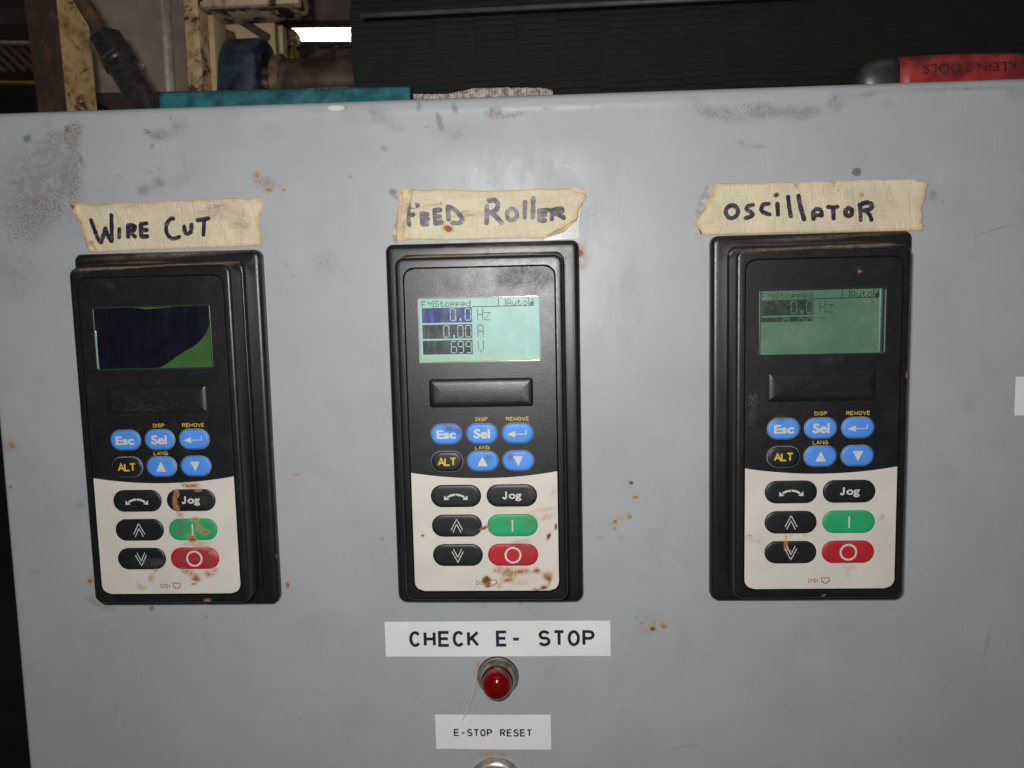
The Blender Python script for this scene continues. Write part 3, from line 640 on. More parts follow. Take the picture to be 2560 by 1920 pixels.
    for t_,w_,h_,x,y in (('DISP',5.6,1.85,-.45,6.5),('REMOVE',10.7,1.85,16.3,6.45),('LANG',6.9,1.8,-.4,-6.9)):
        mk('yellow_caption',*caps(t_,w_,h_,x,y,zp,.165),M['pry'],K,label='yellow caption '+t_)
    mk('red_caption',*caps('DSI',4.6,1.95,-2.76,-72.2,zp,.15),M['prr'],K,label='dark red caption DSI')
    out=[(-1.9,1.45),(1.9,1.45),(1.9,-.75),(1.05,-.75),(1.05,-1.5),(-1.05,-1.5),(-1.05,-.75),(-1.9,-.75)]; inn=[(-1.55,1.1),(1.55,1.1),(1.55,-.4),(.7,-.4),(.7,-1.15),(-.7,-1.15),(-.7,-.4),(-1.55,-.4)]
    mk('port_symbol',[(x+2.95,y-72.15,zp) for x,y in out+inn],[(i,i+8,(i+1)%8+8,(i+1)%8) for i in range(8)],M['prr'],K)
    return K
HH=H
DL=Dirt(); DC=Dirt(); DR=Dirt()
DL.px([('rust',1010,618,80,22,0,.75),('rust',1078,655,28,16,0,.5),('rust',960,600,40,10,0,.45),('rust',905,690,20,50,0,.62),('rust',890,745,18,44,0,.68),('rust',905,805,18,36,0,.68),('rust',935,850,34,24,-20,.62),
 ('film',930,905,50,40,-40,2.0),('film',965,960,26,60,-20,1.6),('film',925,990,40,30,0,1.5),('rust',1045,890,38,22,0,.62),('rust',1085,950,24,50,30,.62),('rust',1135,990,40,18,20,.66),('rust',1030,1040,44,30,-30,.8),('film',1160,950,60,70,0,.8),
 ('rust',1060,1085,120,34,0,.42),('film',1050,1080,130,44,0,.7),('film',940,1200,44,60,0,1.8),('film',1080,1120,110,24,0,1.3),('film',1170,1200,50,50,0,1.5),('rust',1190,1150,60,24,-30,.35),('rust',1080,1110,80,16,0,.4),
 ('rust',990,1310,70,30,-20,.58),('rust',1055,1360,40,36,0,.68),('rust',1040,1402,30,12,10,.85),('rust',1160,1320,44,30,0,.55),('rust',1205,1290,30,30,0,.45),('rust',732,1292,16,20,0,.6),('rust',615,1430,44,22,0,.5),('rust',700,1355,26,50,-20,.48),('rust',590,1390,18,30,0,.42),
 ('rust',1140,1540,22,12,0,.9),('film',1000,1500,140,10,0,1.2),('rust',1565,355,22,26,0,.75),('rust',1625,185,16,10,0,.6),('rust',1590,1275,12,14,0,.75),('film',570,610,12,60,0,.5),('film',850,640,200,60,0,.2),('film',600,700,160,20,0,.1),
 ('film',700,1230,130,40,0,.6),('film',740,1230,60,30,0,.7),('film',1100,740,100,60,0,.35)],160,1020,.31338,HH)
DL.px([('film',500,415,60,26,-20,.7),('speck',850,1500,500,90,10,.5),('rust',1745,225,14,20,0,.7),('film',1340,210,40,16,0,.8),('film',900,230,750,14,2,1.7),('film',600,255,500,10,2,1.4),('film',1000,110,800,26,2,.9),('film',1460,330,22,40,0,.5)],160,600,.27723,H-8)
DC.px([('rust',375,1018,15,11,-30,.95),('rust',866,955,34,14,20,.95),('rust',1378,1022,13,32,-20,1.1),('rust',1437,945,11,24,0,1.2),('rust',1330,812,120,16,10,.40),('rust',1375,865,66,26,20,.36),('film',1300,830,140,40,10,.3),('rust',1415,675,22,60,0,.3),
 ('film',1140,1095,60,36,0,2.2),('film',1230,1120,40,24,0,2.0),('film',1170,1060,80,16,0,1.6),('film',1100,1240,120,20,0,.9),('film',1240,900,60,50,0,1.3),('film',1040,912,22,12,0,2),('rust',1110,1070,26,12,0,.45),
 ('rust',975,1290,44,34,0,.55),('rust',1060,1315,60,44,0,.64),('rust',1165,1302,62,26,0,.72),('rust',1050,1375,62,20,0,.6),('rust',1282,1298,30,26,0,.8),('rust',1372,1340,44,40,0,.62),('rust',1382,1370,16,44,0,.82),('rust',1340,1432,34,22,0,.82),('rust',1270,1452,26,18,0,.8),
 ('rust',884,1372,34,32,-20,1.15),('rust',892,1420,30,16,0,.95),('rust',985,1412,24,26,0,.5),('rust',1150,1395,60,30,0,.36),('rust',1045,1455,30,10,0,.5),('rust',1020,1340,30,40,0,.55),('film',1150,1340,240,60,0,.35),
 ('film',590,160,60,26,-10,2.4),('film',650,190,30,28,0,2.4),('film',900,400,44,30,0,1.8),('film',1070,390,30,40,0,1.3),('film',850,450,60,20,0,1.0),('film',1240,680,50,40,0,.7),('film',760,990,110,30,0,.7),('film',900,600,60,20,0,.2)],940,1020,.31338,HH)
DC.px([('film',640,140,60,20,0,.9),('film',600,205,400,12,2,2.3),('film',1100,196,500,12,2,2.0),('film',1700,200,80,30,-60,.9),('film',1350,400,260,120,0,1.0),('film',700,480,90,70,0,.3),('film',1740,230,30,60,0,.8),('film',1200,100,500,14,2,.6)],940,580,.27723,H-8)
DR.px([('rust',402,1045,26,9,0,.7),('film',450,1065,90,40,-15,.8),('rust',480,1085,26,12,-20,.45),('rust',690,1052,9,20,0,.7),('rust',730,1042,10,14,0,.6),('rust',838,1042,20,12,0,.5),('rust',685,1120,12,50,0,.8),('rust',690,1160,20,24,-20,.75),
 ('film',1406,1160,13,14,0,2),('film',1180,1282,56,22,-15,1.1),('film',1165,1345,22,44,0,.9),('film',1040,1310,60,30,0,.35),('film',1490,625,40,40,0,.4),('rust',1430,895,14,30,-30,.45),('rust',720,600,4,12,0,.5),('film',560,1280,20,20,0,.3),('film',1400,1220,200,20,0,.25),('film',680,1290,10,10,0,.6),
 ('rust',1085,1440,16,8,0,.7),('film',700,1455,120,10,0,1.2),('rust',970,1500,12,14,0,.6),('film',640,150,50,30,0,1.2),('film',430,130,30,60,0,.6),('rust',97,657,12,12,0,.8)],1740,1000,.32558,HH)
DR.px([('film',900,210,700,14,2,1.7),('film',1500,190,350,14,2,1.7),('rust',1355,415,14,16,0,.6),('speck',460,1500,70,90,0,.9),('rust',1760,1290,10,24,0,.7),('film',1150,100,700,14,2,.7),('speck',1250,900,420,120,0,.5),('film',1120,1150,120,40,0,.3)],1740,560,.28927,H-8)
keypad(-153.92,-.80,.0023,0,'black keypad under the WIRE CUT tape, display blacked out, rust on its Jog key',DL)
keypad(0,0,0,1,'middle black keypad under the FEED ROLLER tape, its pale teal display lit',DC)
keypad(155.33,.38,.0026,2,'black keypad under the OSCILLATOR tape, its dull green display half blank',DR)
# ================================================================ MASKING TAPES
def coons(top,bot,left,right,nu,nv):
    def rs(P,n):
        P=np.array(P,float); d=np.r_[0,np.cumsum(np.linalg.norm(np.diff(P,axis=0),axis=1))]; t=np.linspace(0,d[-1],n+1)
        return np.c_[np.interp(t,d,P[:,0]),np.interp(t,d,P[:,1])]
    T,Bm,L,R=rs(top,nu),rs(bot,nu),rs(left,nv),rs(right,nv)
    g=np.zeros((nv+1,nu+1,2)); u=np.linspace(0,1,nu+1)[None,:,None]; v=np.linspace(0,1,nv+1)[:,None,None]
    g=(1-v)*T[None]+v*Bm[None]+(1-u)*L[:,None]+u*R[:,None]-((1-u)*(1-v)*T[0]+u*(1-v)*T[-1]+(1-u)*v*Bm[0]+u*v*Bm[-1])
    return g
def tape(name,label,ox,oy,sc,top,bot,left,right,strokes,ink,wd,dirt,lifts=(),jag=.22,folds=(),residue=None):
    P=lambda L:[un(ox+sc*x,oy+sc*y,.3)[:2] for x,y in L]
    def jagged(L,a):
        L=[np.array(p) for p in L]; out=[L[0]]
        for p,q in zip(L[:-1],L[1:]):
            d=np.linalg.norm(q-p); n=max(1,int(d/1.6)); t=(q-p)/max(d,1e-6); nn=np.array([-t[1],t[0]])
            for i in range(1,n+1):
                out.append(p+(q-p)*i/n+(nn*rng.normal()*a if i<n else 0))
        return out
    top,bot,left,right=jagged(P(top),jag*.55),jagged(P(bot),jag*.4),jagged(P(left),jag),jagged(P(right),jag*1.3)
    nu,nv=130,34; g=coons(top,bot,left,right,nu,nv)
    X,Y=g[...,0].ravel(),g[...,1].ravel()
    U,Vv=np.meshgrid(np.linspace(0,1,nu+1),np.linspace(0,1,nv+1)); U,Vv=U.ravel(),Vv.ravel()
    Z=np.array([front(x,y) for x,y in zip(X,Y)])+.28+.06*np.sin(X*.9+Y*.4)+.05*np.sin(Y*1.3-X*.2)
    for lx,ly,lr,lz in lifts:
        q=un(ox+sc*lx,oy+sc*ly,0); d=np.hypot(X-q[0],Y-q[1])/(lr*sc*CAM[2]/F); Z+=lz*np.maximum(0,1-d)**1.5
    n=(nu+1)*(nv+1); a=np.array([X.mean(),Y.min(),0])
    T=empty(name,a,label=label,cat='tape',group='hand-lettered masking tapes above the keypads')
    Fc=[(j*(nu+1)+i,(j+1)*(nu+1)+i,(j+1)*(nu+1)+i+1,j*(nu+1)+i+1) for j in range(nv) for i in range(nu)]
    # give the tape an edge that turns down to the door
    V=np.c_[X,Y,Z]; rimi=[i for i in range(nu+1)]+[(nu)+(nu+1)*j for j in range(1,nv+1)]+[nv*(nu+1)+i for i in range(nu-1,-1,-1)]+[(nu+1)*j for j in range(nv-1,0,-1)]
    Vd=V[rimi].copy(); Vd[:,2]=[front(x,y)+.02 for x,y,_ in Vd]; k=len(rimi)
    Fc+=[(rimi[i],rimi[(i+1)%k],n+(i+1)%k,n+i) for i in range(k)]
    o=mk('tape_strip',np.r_[V,Vd]-a,Fc,M['tape'],T)
    allXY=np.r_[V,Vd][:,:2]; dirt.apply(o,allXY)
    e=np.exp(-np.minimum(np.minimum(U*100,(1-U)*100)/3.2,np.minimum(Vv,1-Vv)*26/1.9)); e=np.r_[e,np.ones(k)*1.1]
    at=o.data.attributes.new('edge','FLOAT','POINT'); at.data.foreach_set('value',e.astype(np.float32))
    for i,(word,ss_) in enumerate(strokes):
        parts=[]
        for j,st in enumerate(ss_):
            Q=P(st); Q=Q if len(Q)>1 else [Q[0]+np.array([-.2,0]),Q[0]+np.array([.2,0])]
            v,f=ribbon(Q,wd*(.92+.16*rng.random()),0); v=[(x,y,front(x,y)+.28+.06*math.sin(x*.9+y*.4)+.05*math.sin(y*1.3-x*.2)+.07+.012*j+z+sum(lz*max(0,1-math.hypot(x-un(ox+sc*lx,oy+sc*ly,0)[0],y-un(ox+sc*lx,oy+sc*ly,0)[1])/(lr*sc*CAM[2]/F))**1.5 for lx,ly,lr,lz in lifts)) for x,y,z in v]
            parts.append((v,f))
        V2,F2=join(*parts); mk('handwritten_word',np.array(V2)-a,F2,ink,T,label='marker word '+word)
    for fd in folds:
        Q=P(fd[0]); zz=fd[1]; c=np.mean(Q,axis=0); q=[(x,y,front(x,y)+zz[i%len(zz)]) for i,(x,y) in enumerate(Q)]
        V2=np.array([(c[0],c[1],front(*c)+sum(zz)/len(zz)+.25)]+q)-a; mk('folded_corner',V2,[(0,(i+1)%len(Q)+1,i+1) for i in range(len(Q))],M['tapefold'],T,smooth=False)
    if residue:
        Q=P(residue); c=np.mean(Q,axis=0); V2=np.array([(c[0],c[1],front(*c)+.05)]+[(x,y,front(x,y)+.05) for x,y in Q])-a
        mk('glue_residue',V2,[(0,(i+1)%len(Q)+1,i+1) for i in range(len(Q))],M['tacky'],T)
    return T
d1=Dirt(); d1.px([('film',1700,790,200,60,0,.9),('film',1900,880,90,70,0,1.1),('film',1000,740,300,30,0,.7),('rust',715,1045,26,30,0,.6),('rust',1985,840,10,14,0,.6),('film',1750,720,300,30,0,.5),('rust',580,745,30,24,0,.9)],0,280,.31645)
tape('masking_tape','cream masking tape lettered WIRE CUT, left end torn to a slant',0,280,.31645,
 [(560,728),(640,722),(780,735),(900,716),(1100,712),(1430,695),(1455,705),(1560,690),(1900,678),(1960,690),(2060,668)],
 [(720,1105),(790,1108),(900,1100),(1400,1078),(1840,1065),(2065,1050)],
 [(560,728),(585,790),(640,880),(660,960),(690,1050),(720,1105)],
 [(2060,668),(2082,730),(2060,800),(2040,860),(2030,890),(2050,940),(2055,1000),(2065,1050)],
 [('WIRE',[[(722,855),(745,920),(768,980),(785,1020)],[(800,1030),(820,975),(835,920)],[(835,920),(850,965),(880,1020)],[(885,1018),(885,930),(882,815)],[(945,925),(943,990)],[(1015,900),(1015,985)],[(1015,895),(1060,900),(1066,925),(1030,945)],[(1030,945),(1068,985)],[(1115,890),(1118,980)],[(1115,885),(1160,880)],[(1120,935),(1160,932)],[(1125,985),(1165,982)]]),
  ('CUT',[[(1370,842),(1345,845),(1315,895),(1318,955),(1350,995),(1385,998),(1415,985)],[(1455,905),(1462,950),(1485,962),(1508,940),(1512,890)],[(1560,855),(1600,850),(1645,840)],[(1612,855),(1606,970)]])],
 M['ink'],2.1,d1,lifts=((700,1080,110,1.0),(570,740,60,.8)),
 folds=(([(565,742),(600,770),(650,900),(690,1000),(712,1085),(670,1010),(635,900),(585,790)],(.3,.7,.7,.6,.5)),([(690,1050),(735,1010),(770,1080),(780,1106),(720,1104)],(.5,.9,.8,.4,.4))))
d2=Dirt(); d2.px([('rust',785,470,52,30,-20,1.1),('rust',745,425,18,30,0,.7),('film',1000,340,220,40,0,1.2),('film',700,260,140,18,0,.7),('rust',722,245,9,14,0,.9),('film',1100,250,120,20,0,.5),('rust',1850,150,16,44,0,.45),('film',1050,180,300,30,0,.3),('rust',960,347,20,7,0,.7),('rust',1030,352,22,9,0,.65)],900,440,.28029)
tape('masking_tape','cream masking tape lettered FEED ROLLER, crumpled at its left end and curling at lower right',900,440,.28029,
 [(360,122),(420,128),(480,118),(560,130),(700,118),(860,122),(1050,134),(1250,130),(1500,120),(1600,112),(1700,118),(1860,108)],
 [(300,590),(335,570),(400,578),(430,565),(800,572),(1250,558),(1640,556)],
 [(360,122),(345,230),(330,380),(300,480),(285,520),(300,590)],
 [(1860,108),(1940,150),(2018,172),(1985,260),(1945,320),(1935,390),(1840,440),(1740,505),(1640,556)],
 [('FEED',[[(435,270),(430,350),(440,435)],[(432,275),(515,262)],[(440,355),(475,345)],[(552,340),(555,430)],[(555,335),(600,345)],[(558,385),(605,385)],[(560,430),(600,430)],[(665,310),(672,425)],[(668,305),(715,305)],[(672,365),(712,362)],[(680,425),(725,410)],[(785,290),(790,385)],[(785,275),(845,300),(900,360),(915,395),(880,420),(825,420)]]),
  ('ROLLER',[[(1132,270),(1132,350),(1128,420)],[(1150,220),(1200,215),(1230,250),(1215,300),(1165,325)],[(1175,325),(1235,385),(1262,415)],[(1350,292),(1315,320),(1318,375),(1350,395),(1395,370),(1395,325),(1365,292)],[(1472,230),(1468,370)],[(1545,200),(1545,290),(1540,370)],[(1600,305),(1598,390)],[(1600,310),(1680,305)],[(1605,350),(1650,345)],[(1600,395),(1650,398)],[(1715,310),(1710,385)],[(1715,305),(1790,290),(1800,315),(1745,340)],[(1760,340),(1815,375)]])],
 M['inkf'],2.3,d2,lifts=((1900,440,330,3.2),(1990,170,120,1.4),(330,560,90,.6)),
 folds=(([(362,122),(480,118),(462,220),(432,300),(410,440),(404,578),(368,582),(335,560),(345,430),(352,300)],(1.0,.9,1.6,1.7,1.4,1.0,.6,1.2,1.5,1.7)),([(362,124),(395,140),(365,300),(335,430),(335,560),(330,600),(305,590),(285,520),(325,400),(345,240)],(.5,1.5,1.6,1.5,1.3,1.0,.6,.6,.7,.7)),
   ([(1870,112),(1960,128),(2022,160),(2010,176),(1930,148)],(.5,1.2,1.2,.8,.7)),([(1935,390),(1815,500),(1650,556),(1730,490),(1850,425)],(1.3,1.4,.6,1.8,2.0))),
 residue=[(1860,108),(2052,100),(2020,170),(1960,320),(1945,555),(1640,575),(1700,480)])
d3=Dirt(); d3.px([('rust',1525,228,22,20,0,.85),('rust',1405,295,26,16,0,.42),('rust',1602,185,6,6,0,.8),('film',1430,220,60,40,0,.5),('rust',1855,178,6,7,0,.6),('film',250,450,60,50,0,.5),('rust',1130,522,10,7,0,.5),('rust',1500,320,40,10,0,.35),('film',1700,300,300,40,0,.2)],1700,420,.29837)
tape('masking_tape','cream masking tape lettered OSCILLATOR, left end folded to a point',1700,420,.29837,
 [(305,128),(420,130),(560,124),(940,118),(985,150),(1010,112),(1255,108),(1282,155),(1300,104),(1600,100),(1940,96)],
 [(185,562),(500,558),(900,545),(1300,538),(1700,532),(2035,525)],
 [(305,128),(280,200),(235,300),(165,390),(128,452),(150,500),(185,562)],
 [(1940,96),(2030,120),(2078,132),(2065,220),(2048,300),(2025,330),(2040,400),(2030,450),(2050,485),(2035,525)],
 [('OSCILLATOR',[[(430,312),(385,345),(390,395),(430,422),(480,390),(480,340),(445,312)],[(610,310),(570,320),(555,345),(600,375),(605,400),(550,420)],[(740,300),(695,310),(680,350),(705,375),(750,388)],[(815,300),(820,390)],[(800,228),(812,224)],[(905,240),(915,330),(928,405)],[(992,235),(1010,330),(1040,430)],[(1115,385),(1120,425)],[(1112,375),(1140,345),(1180,355),(1188,400)],[(1125,392),(1180,398)],[(1240,325),(1285,330),(1320,325)],[(1282,335),(1288,420)],[(1408,335),(1385,365),(1400,398),(1432,395),(1440,355),(1415,335)],[(1510,320),(1515,435)],[(1505,310),(1560,290),(1605,305),(1600,340),(1540,355)],[(1560,358),(1590,395),(1605,435)]])],
 M['ink'],2.05,d3,lifts=((240,260,160,1.2),(2050,130,100,.8)),
 folds=(([(305,130),(240,310),(135,450),(128,430),(190,370),(250,280)],(.5,1.2,.5,.5,1.2,1.3)),([(945,122),(1003,178),(960,160)],(.4,.5,.5)),([(1250,118),(1298,120),(1284,160)],(.4,.5,.5))),
 residue=[(230,128),(305,124),(200,350),(130,455),(180,565),(100,560),(118,420),(160,270)])
# ================================================================ PRINTED LABELS
def sticker(label,x0,x1,y0,y1,r,rows):
    cx,cy=(x0+x1)/2,y0; z=front(cx,cy)
    T=empty('printed_label',(cx,cy,z),r,label=label,cat='label')
    w,h=x1-x0,y1-y0; nu=16; V=[(w*(i/nu-.5),h*j,front(cx+w*(i/nu-.5),cy+h*j)-z+t) for t in (.02,.22) for j in (0,1) for i in range(nu+1)]
    n=nu+1; Fc=[(2*n+i,2*n+i+1,3*n+i+1,3*n+i) for i in range(nu)]+[(i,i+1,2*n+i+1,2*n+i) for i in range(nu)]+[(n+i+1,n+i,3*n+i,3*n+i+1) for i in range(nu)]+[(0,2*n,3*n,n),(nu,n+nu,3*n+nu,2*n+nu)]
    mk('label_strip',V,Fc,M['sticker'],T,smooth=False)
    for word,chars,hh,y,cw,x_ in rows:
        v,f=caps(chars,0,hh,x_-cw/2,y,0,.185,mono=cw)
        parts=[([(a,b,front(cx+a,cy+b)-z+.26+c_) for a,b,c_ in v],f)]
        mk('lettering',*join(*parts),M['print'],T,label='black letters '+word)
    return T
cw=6.78
sticker('white label reading CHECK E- STOP in large letters',-54.7,60.05,-119.0,-100.55,.0015,[('CHECK','CHECK',8.45,9.35,7.42,-41.9),('E-','E-',8.45,9.35,7.2,2.4),('STOP','STOP',8.45,9.35,7.45,24.0)])
sticker('smaller white label reading E-STOP RESET, below the red lamp',-30.3,29.25,-168.7,-150.1,.004,[('E-STOP','E-STOP',4.0,9.0,3.42,-18.9),('RESET','RESET',4.0,9.0,3.42,5.0)])
sticker('blank white label cut off at the right edge of the door',253.6,318,1.2,19.8,0,[])
# ================================================================ PILOT LAMP
def radial(prof,n=48): return lathe(prof,n)
M['redglass'],nt,bs=newmat('red_lamp_lens'); g=G(nt)
bs.inputs['Base Color'].default_value=(.42,.004,.006,1); bs.inputs['Transmission Weight'].default_value=.82; bs.inputs['Roughness'].default_value=.09; bs.inputs['IOR'].default_value=1.46
g.bump(g.noise(520,2),bs,.3,.0005)
M['redback']=mat('lamp_reflector',(.40,.012,.012),.3,metal=.3,vary=.8,vs=420)
M['bulb']=mat('lamp_bulb',(.60,.16,.14),.2,vary=.3,coat=.6)
pc=np.array([2.6,-129.6,front(2.6,-129.6)])
Lp=empty('pilot_lamp',pc,label='red domed pilot lamp in a tarnished metal ring, under the CHECK E- STOP label',cat='indicator lamp')
mk('gasket',*radial([(10.6,-.3),(10.6,.9),(10.0,1.0)]),M['rubber'],Lp)
mk('bezel_ring',*lathe([(10.2,.3),(10.3,1.6),(9.9,2.4),(9.2,2.9),(8.6,4.8),(8.2,5.4),(7.9,5.4),(7.7,4.6),(7.6,2.5)],48,cap1=False),M['steel'],Lp,sharp=40)
dome=[(7.5,2.0),(7.55,7.0),(7.45,9.0)]+[(7.3*math.cos(a),9.6+5.4*math.sin(a)) for a in np.linspace(.08,math.pi/2-.02,12)]
mk('lens_dome',*lathe(dome,48),M['redglass'],Lp)
mk('reflector',*lathe([(7.0,2.2),(6.9,6.0),(5.8,3.0),(2.6,1.8)],40),M['redback'],Lp)
mk('bulb',*lathe([(2.4,1.8),(2.6,7.5),(2.2,9.6),(1.2,11.0),(.2,11.4)],24),M['bulb'],Lp)
# push button below, mostly cut off by the bottom of the picture
pb=np.array([.5,-186.9,front(.5,-186.9)])
B_=empty('push_button',pb,label='round metal push button at the bottom edge, below the E-STOP RESET label',cat='push button')
mk('bezel_ring',*lathe([(13.9,-.2),(14.0,1.5),(13.4,3.2),(12.2,4.2),(10.9,4.6),(10.2,4.4),(9.9,2.5)],56,cap1=False),M['steel2'],B_,sharp=45)
mk('button_cap',*lathe([(9.5,2.2),(9.4,6.0),(8.8,6.7),(6,7.0),(.2,7.1)],48),M['black'],B_)
# stray thread hanging from the lamp over the lower label
th=[un(1193,1648,6),un(1192,1690,5),un(1188,1722,4),un(1175,1760,3),un(1163,1787,1.6),un(1150,1815,.6),un(1142,1832,.5),un(1128,1852,.5),un(1113,1872,.6)]
TH=empty('nylon_thread',th[-1],label='thin pale nylon thread hanging from the red lamp across the E-STOP RESET label',cat='thread')
mk('strand',*[*(lambda vf:(np.array(vf[0])-th[-1],vf[1]))(tube(th,[.10,.12,.12,.16,.30,.16,.10,.10,.06],7))],M['hair'],TH)
br=[un(1142,1826,.6),un(1160,1812,1.4),un(1178,1800,1.8)]
mk('side_strand',*[*(lambda vf:(np.array(vf[0])-th[-1],vf[1]))(tube(br,[.10,.09,.04],6))],M['hair'],TH)
#BACKGROUND
# ================================================================ THINGS BEHIND THE CABINET
M['cream']=peel('peeling_cream_paint',(.60,.43,.24),(.045,.028,.020),.545,60,(.27,.13,.045),stk=.85)
M['ochre']=peel('weathered_ochre_paint',(.52,.34,.16),(.05,.028,.018),.585,70,(.20,.09,.03),stk=1.0)
M['cream2']=peel('cream_paint_plate',(.58,.44,.26),(.06,.035,.022),.66,30,(.36,.20,.08),stk=.5)
M['ruststeel']=peel('rusty_brown_steel',(.060,.036,.024),(.30,.20,.12),.63,60,(.17,.080,.035),.5,stk=.9)
M['flaky']=peel('mostly_bare_cream',(.55,.42,.28),(.028,.018,.013),.50,60,(.33,.20,.10))
M['stain']=mat('brushed_stainless',(.40,.31,.25),.33,metal=.35,vary=.12,vs=60,grain=.2,gs=900)
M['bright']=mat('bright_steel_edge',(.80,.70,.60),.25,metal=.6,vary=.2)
M['dkpipe']=mat('oily_dark_pipe',(.022,.020,.022),.27,vary=.5,vs=180,grain=.6,gs=1100,spec=.7,dust=.5,dustcol=(.10,.055,.03))
M['rubberlag']=mat('black_lagging_rubber',(.016,.0152,.0145),.7,vary=.06,vs=60,grain=.3,gs=1500,spec=.2,dust=.04,dustcol=(.12,.08,.05))
M['blue']=mat('blue_bearing_paint',(.028,.042,.078),.36,vary=.45,vs=90,grain=.3,gs=600,spec=.5,dust=.25,dustcol=(.06,.05,.05))
M['teal']=mat('teal_enamel',(.022,.108,.118),.28,vary=.3,vs=130,grain=.3,gs=500,spec=.5,dust=.6,dustcol=(.02,.05,.05))
M['shaft']=mat('brown_steel_shaft',(.095,.056,.038),.42,metal=.3,vary=.4,vs=70,grain=.3,gs=700)
M['bronze']=mat('worn_collar',(.30,.19,.11),.35,metal=.5,vary=.3,vs=200)
M['darkbeam']=mat('dark_brown_beam',(.075,.050,.042),.7,vary=.3,vs=25)
M['grip']=mat('red_grip_vinyl',(.30,.026,.020),.42,vary=.35,vs=90,grain=.3,gs=700,spec=.4,dust=.6,dustcol=(.10,.04,.03))
M['gripb']=mat('black_grip_end',(.025,.026,.029),.38,vary=.2,vs=150,grain=.3,gs=800,spec=.6)
M['gprint']=mat('dark_grip_print',(.06,.02,.02),.5,vary=.4,vs=700)
M['web']=mat('frayed_webbing',(.36,.31,.28),.45,vary=.45,vs=420)
M['dkdrop']=mat('backdrop_darkness',(.05,.043,.036),.9,vary=.3,vs=3)
M['yellow']=mat('yellow_paint',(.50,.30,.02),.5,vary=.25,vs=60)
M['lattice']=mat('brown_lattice',(.12,.085,.055),.6,vary=.25,vs=40)
M['rodgrey']=mat('dull_grey_rod',(.085,.088,.09),.5,vary=.2,vs=60)
mt,nt,bs=newmat('lit_strip_lamp'); bs.inputs['Emission Color'].default_value=(1,.985,.95,1); bs.inputs['Emission Strength'].default_value=6; M['lamp']=mt
def prism(pts,z0,z1):
    """pts counter-clockwise in x,y; solid between depths z0 (back) and z1 (front)"""
    n=len(pts); V=[(x,y,z1) for x,y in pts]+[(x,y,z0) for x,y in pts]
    return V,[tuple(range(n)),tuple(range(2*n-1,n-1,-1))]+[(i+n,(i+1)%n+n,(i+1)%n,i) for i in range(n)]
def pxs(L,z): return [tuple(un(x,y,z)[:2]) for x,y in L]
def rel(vf,a): return (np.array(vf[0],float)-np.array(a),vf[1])
# added backdrop far behind, coloured dark to stand for the unlit room
mk('dark_backdrop',[(-3500,-6000,-2600),(3500,-6000,-2600),(3500,3500,-2600),(-3500,3500,-2600),(-3500,-6000,-2640),(3500,-6000,-2640),(3500,3500,-2640),(-3500,3500,-2640)],[(0,1,2,3),(7,6,5,4),(0,4,5,1),(1,5,6,2),(2,6,7,3),(3,7,4,0)],M['dkdrop'],kind='structure',smooth=False)
# rusty square post at the left
def bar_between(P0,P1,ext=60):
    P0=[np.array(p) for p in P0];P1=[np.array(p) for p in P1]
    V=[p+(p-q)*ext/np.linalg.norm(p-q) for p,q in zip(P0,P1)]+[q+(q-p)*120/np.linalg.norm(p-q) for p,q in zip(P0,P1)]
    n=len(P0); return V,[(i,i+n,(i+1)%n+n,(i+1)%n) for i in range(n)]+[tuple(range(n)),tuple(range(2*n-1,n-1,-1))]
top=[un(60,0,-150),un(141,0,-128),un(216,0,-150),un(132,0,-185)]; bot=[un(96,276,-150),un(168,276,-128),un(243,276,-150),un(165,276,-185)]
a=un(168,276,-150); a[1]-=120
post=empty('steel_post',a,label='rusty square steel post with flaking cream paint, behind the cabinet at the left',cat='post')
V,Fc=bar_between(top,bot)
V,Fc=rel((V,Fc),a); V=np.array(V)
for nm,fi,m_,pr in (('brown_face',0,M['ruststeel'],0),('cream_face',1,M['ochre'],0)):
    f=Fc[fi]; mk(nm,V,[f],m_,post,smooth=False)
mk('back_faces',V,Fc[2:],M['ruststeel'],post,smooth=False)
# slanting pipe with a hexagonal coupling
p0=un(228,40,-116); p1=un(405,330,-92); pc0=un(262,108,-110)
d=(p1-p0)/np.linalg.norm(p1-p0)
at=lambda t:p0+(p1-p0)*t
PP=empty('slanting_pipe',p1,label='dark oily pipe with a hexagonal coupling, leaning behind the cabinet beside the post',cat='pipe')
mk('pipe_tube',*rel(tube([at(.30),at(1.0)],[8.6,8.6],28),p1),M['dkpipe'],PP,sharp=50)
mk('thin_stem',*rel(tube([at(-.35),at(.22)],4.6,16),p1),M['ruststeel'],PP,sharp=50)
mk('hex_coupling',*rel(tube([at(.20),at(.215),at(.385),at(.40)],[9.0,10.6,10.6,9.2],6),p1),M['dkpipe'],PP,smooth=False)
mk('collar_ring',*rel(tube([at(.395),at(.405),at(.43),at(.44)],[9.0,9.8,9.8,8.8],24),p1),M['dkpipe'],PP,sharp=40)
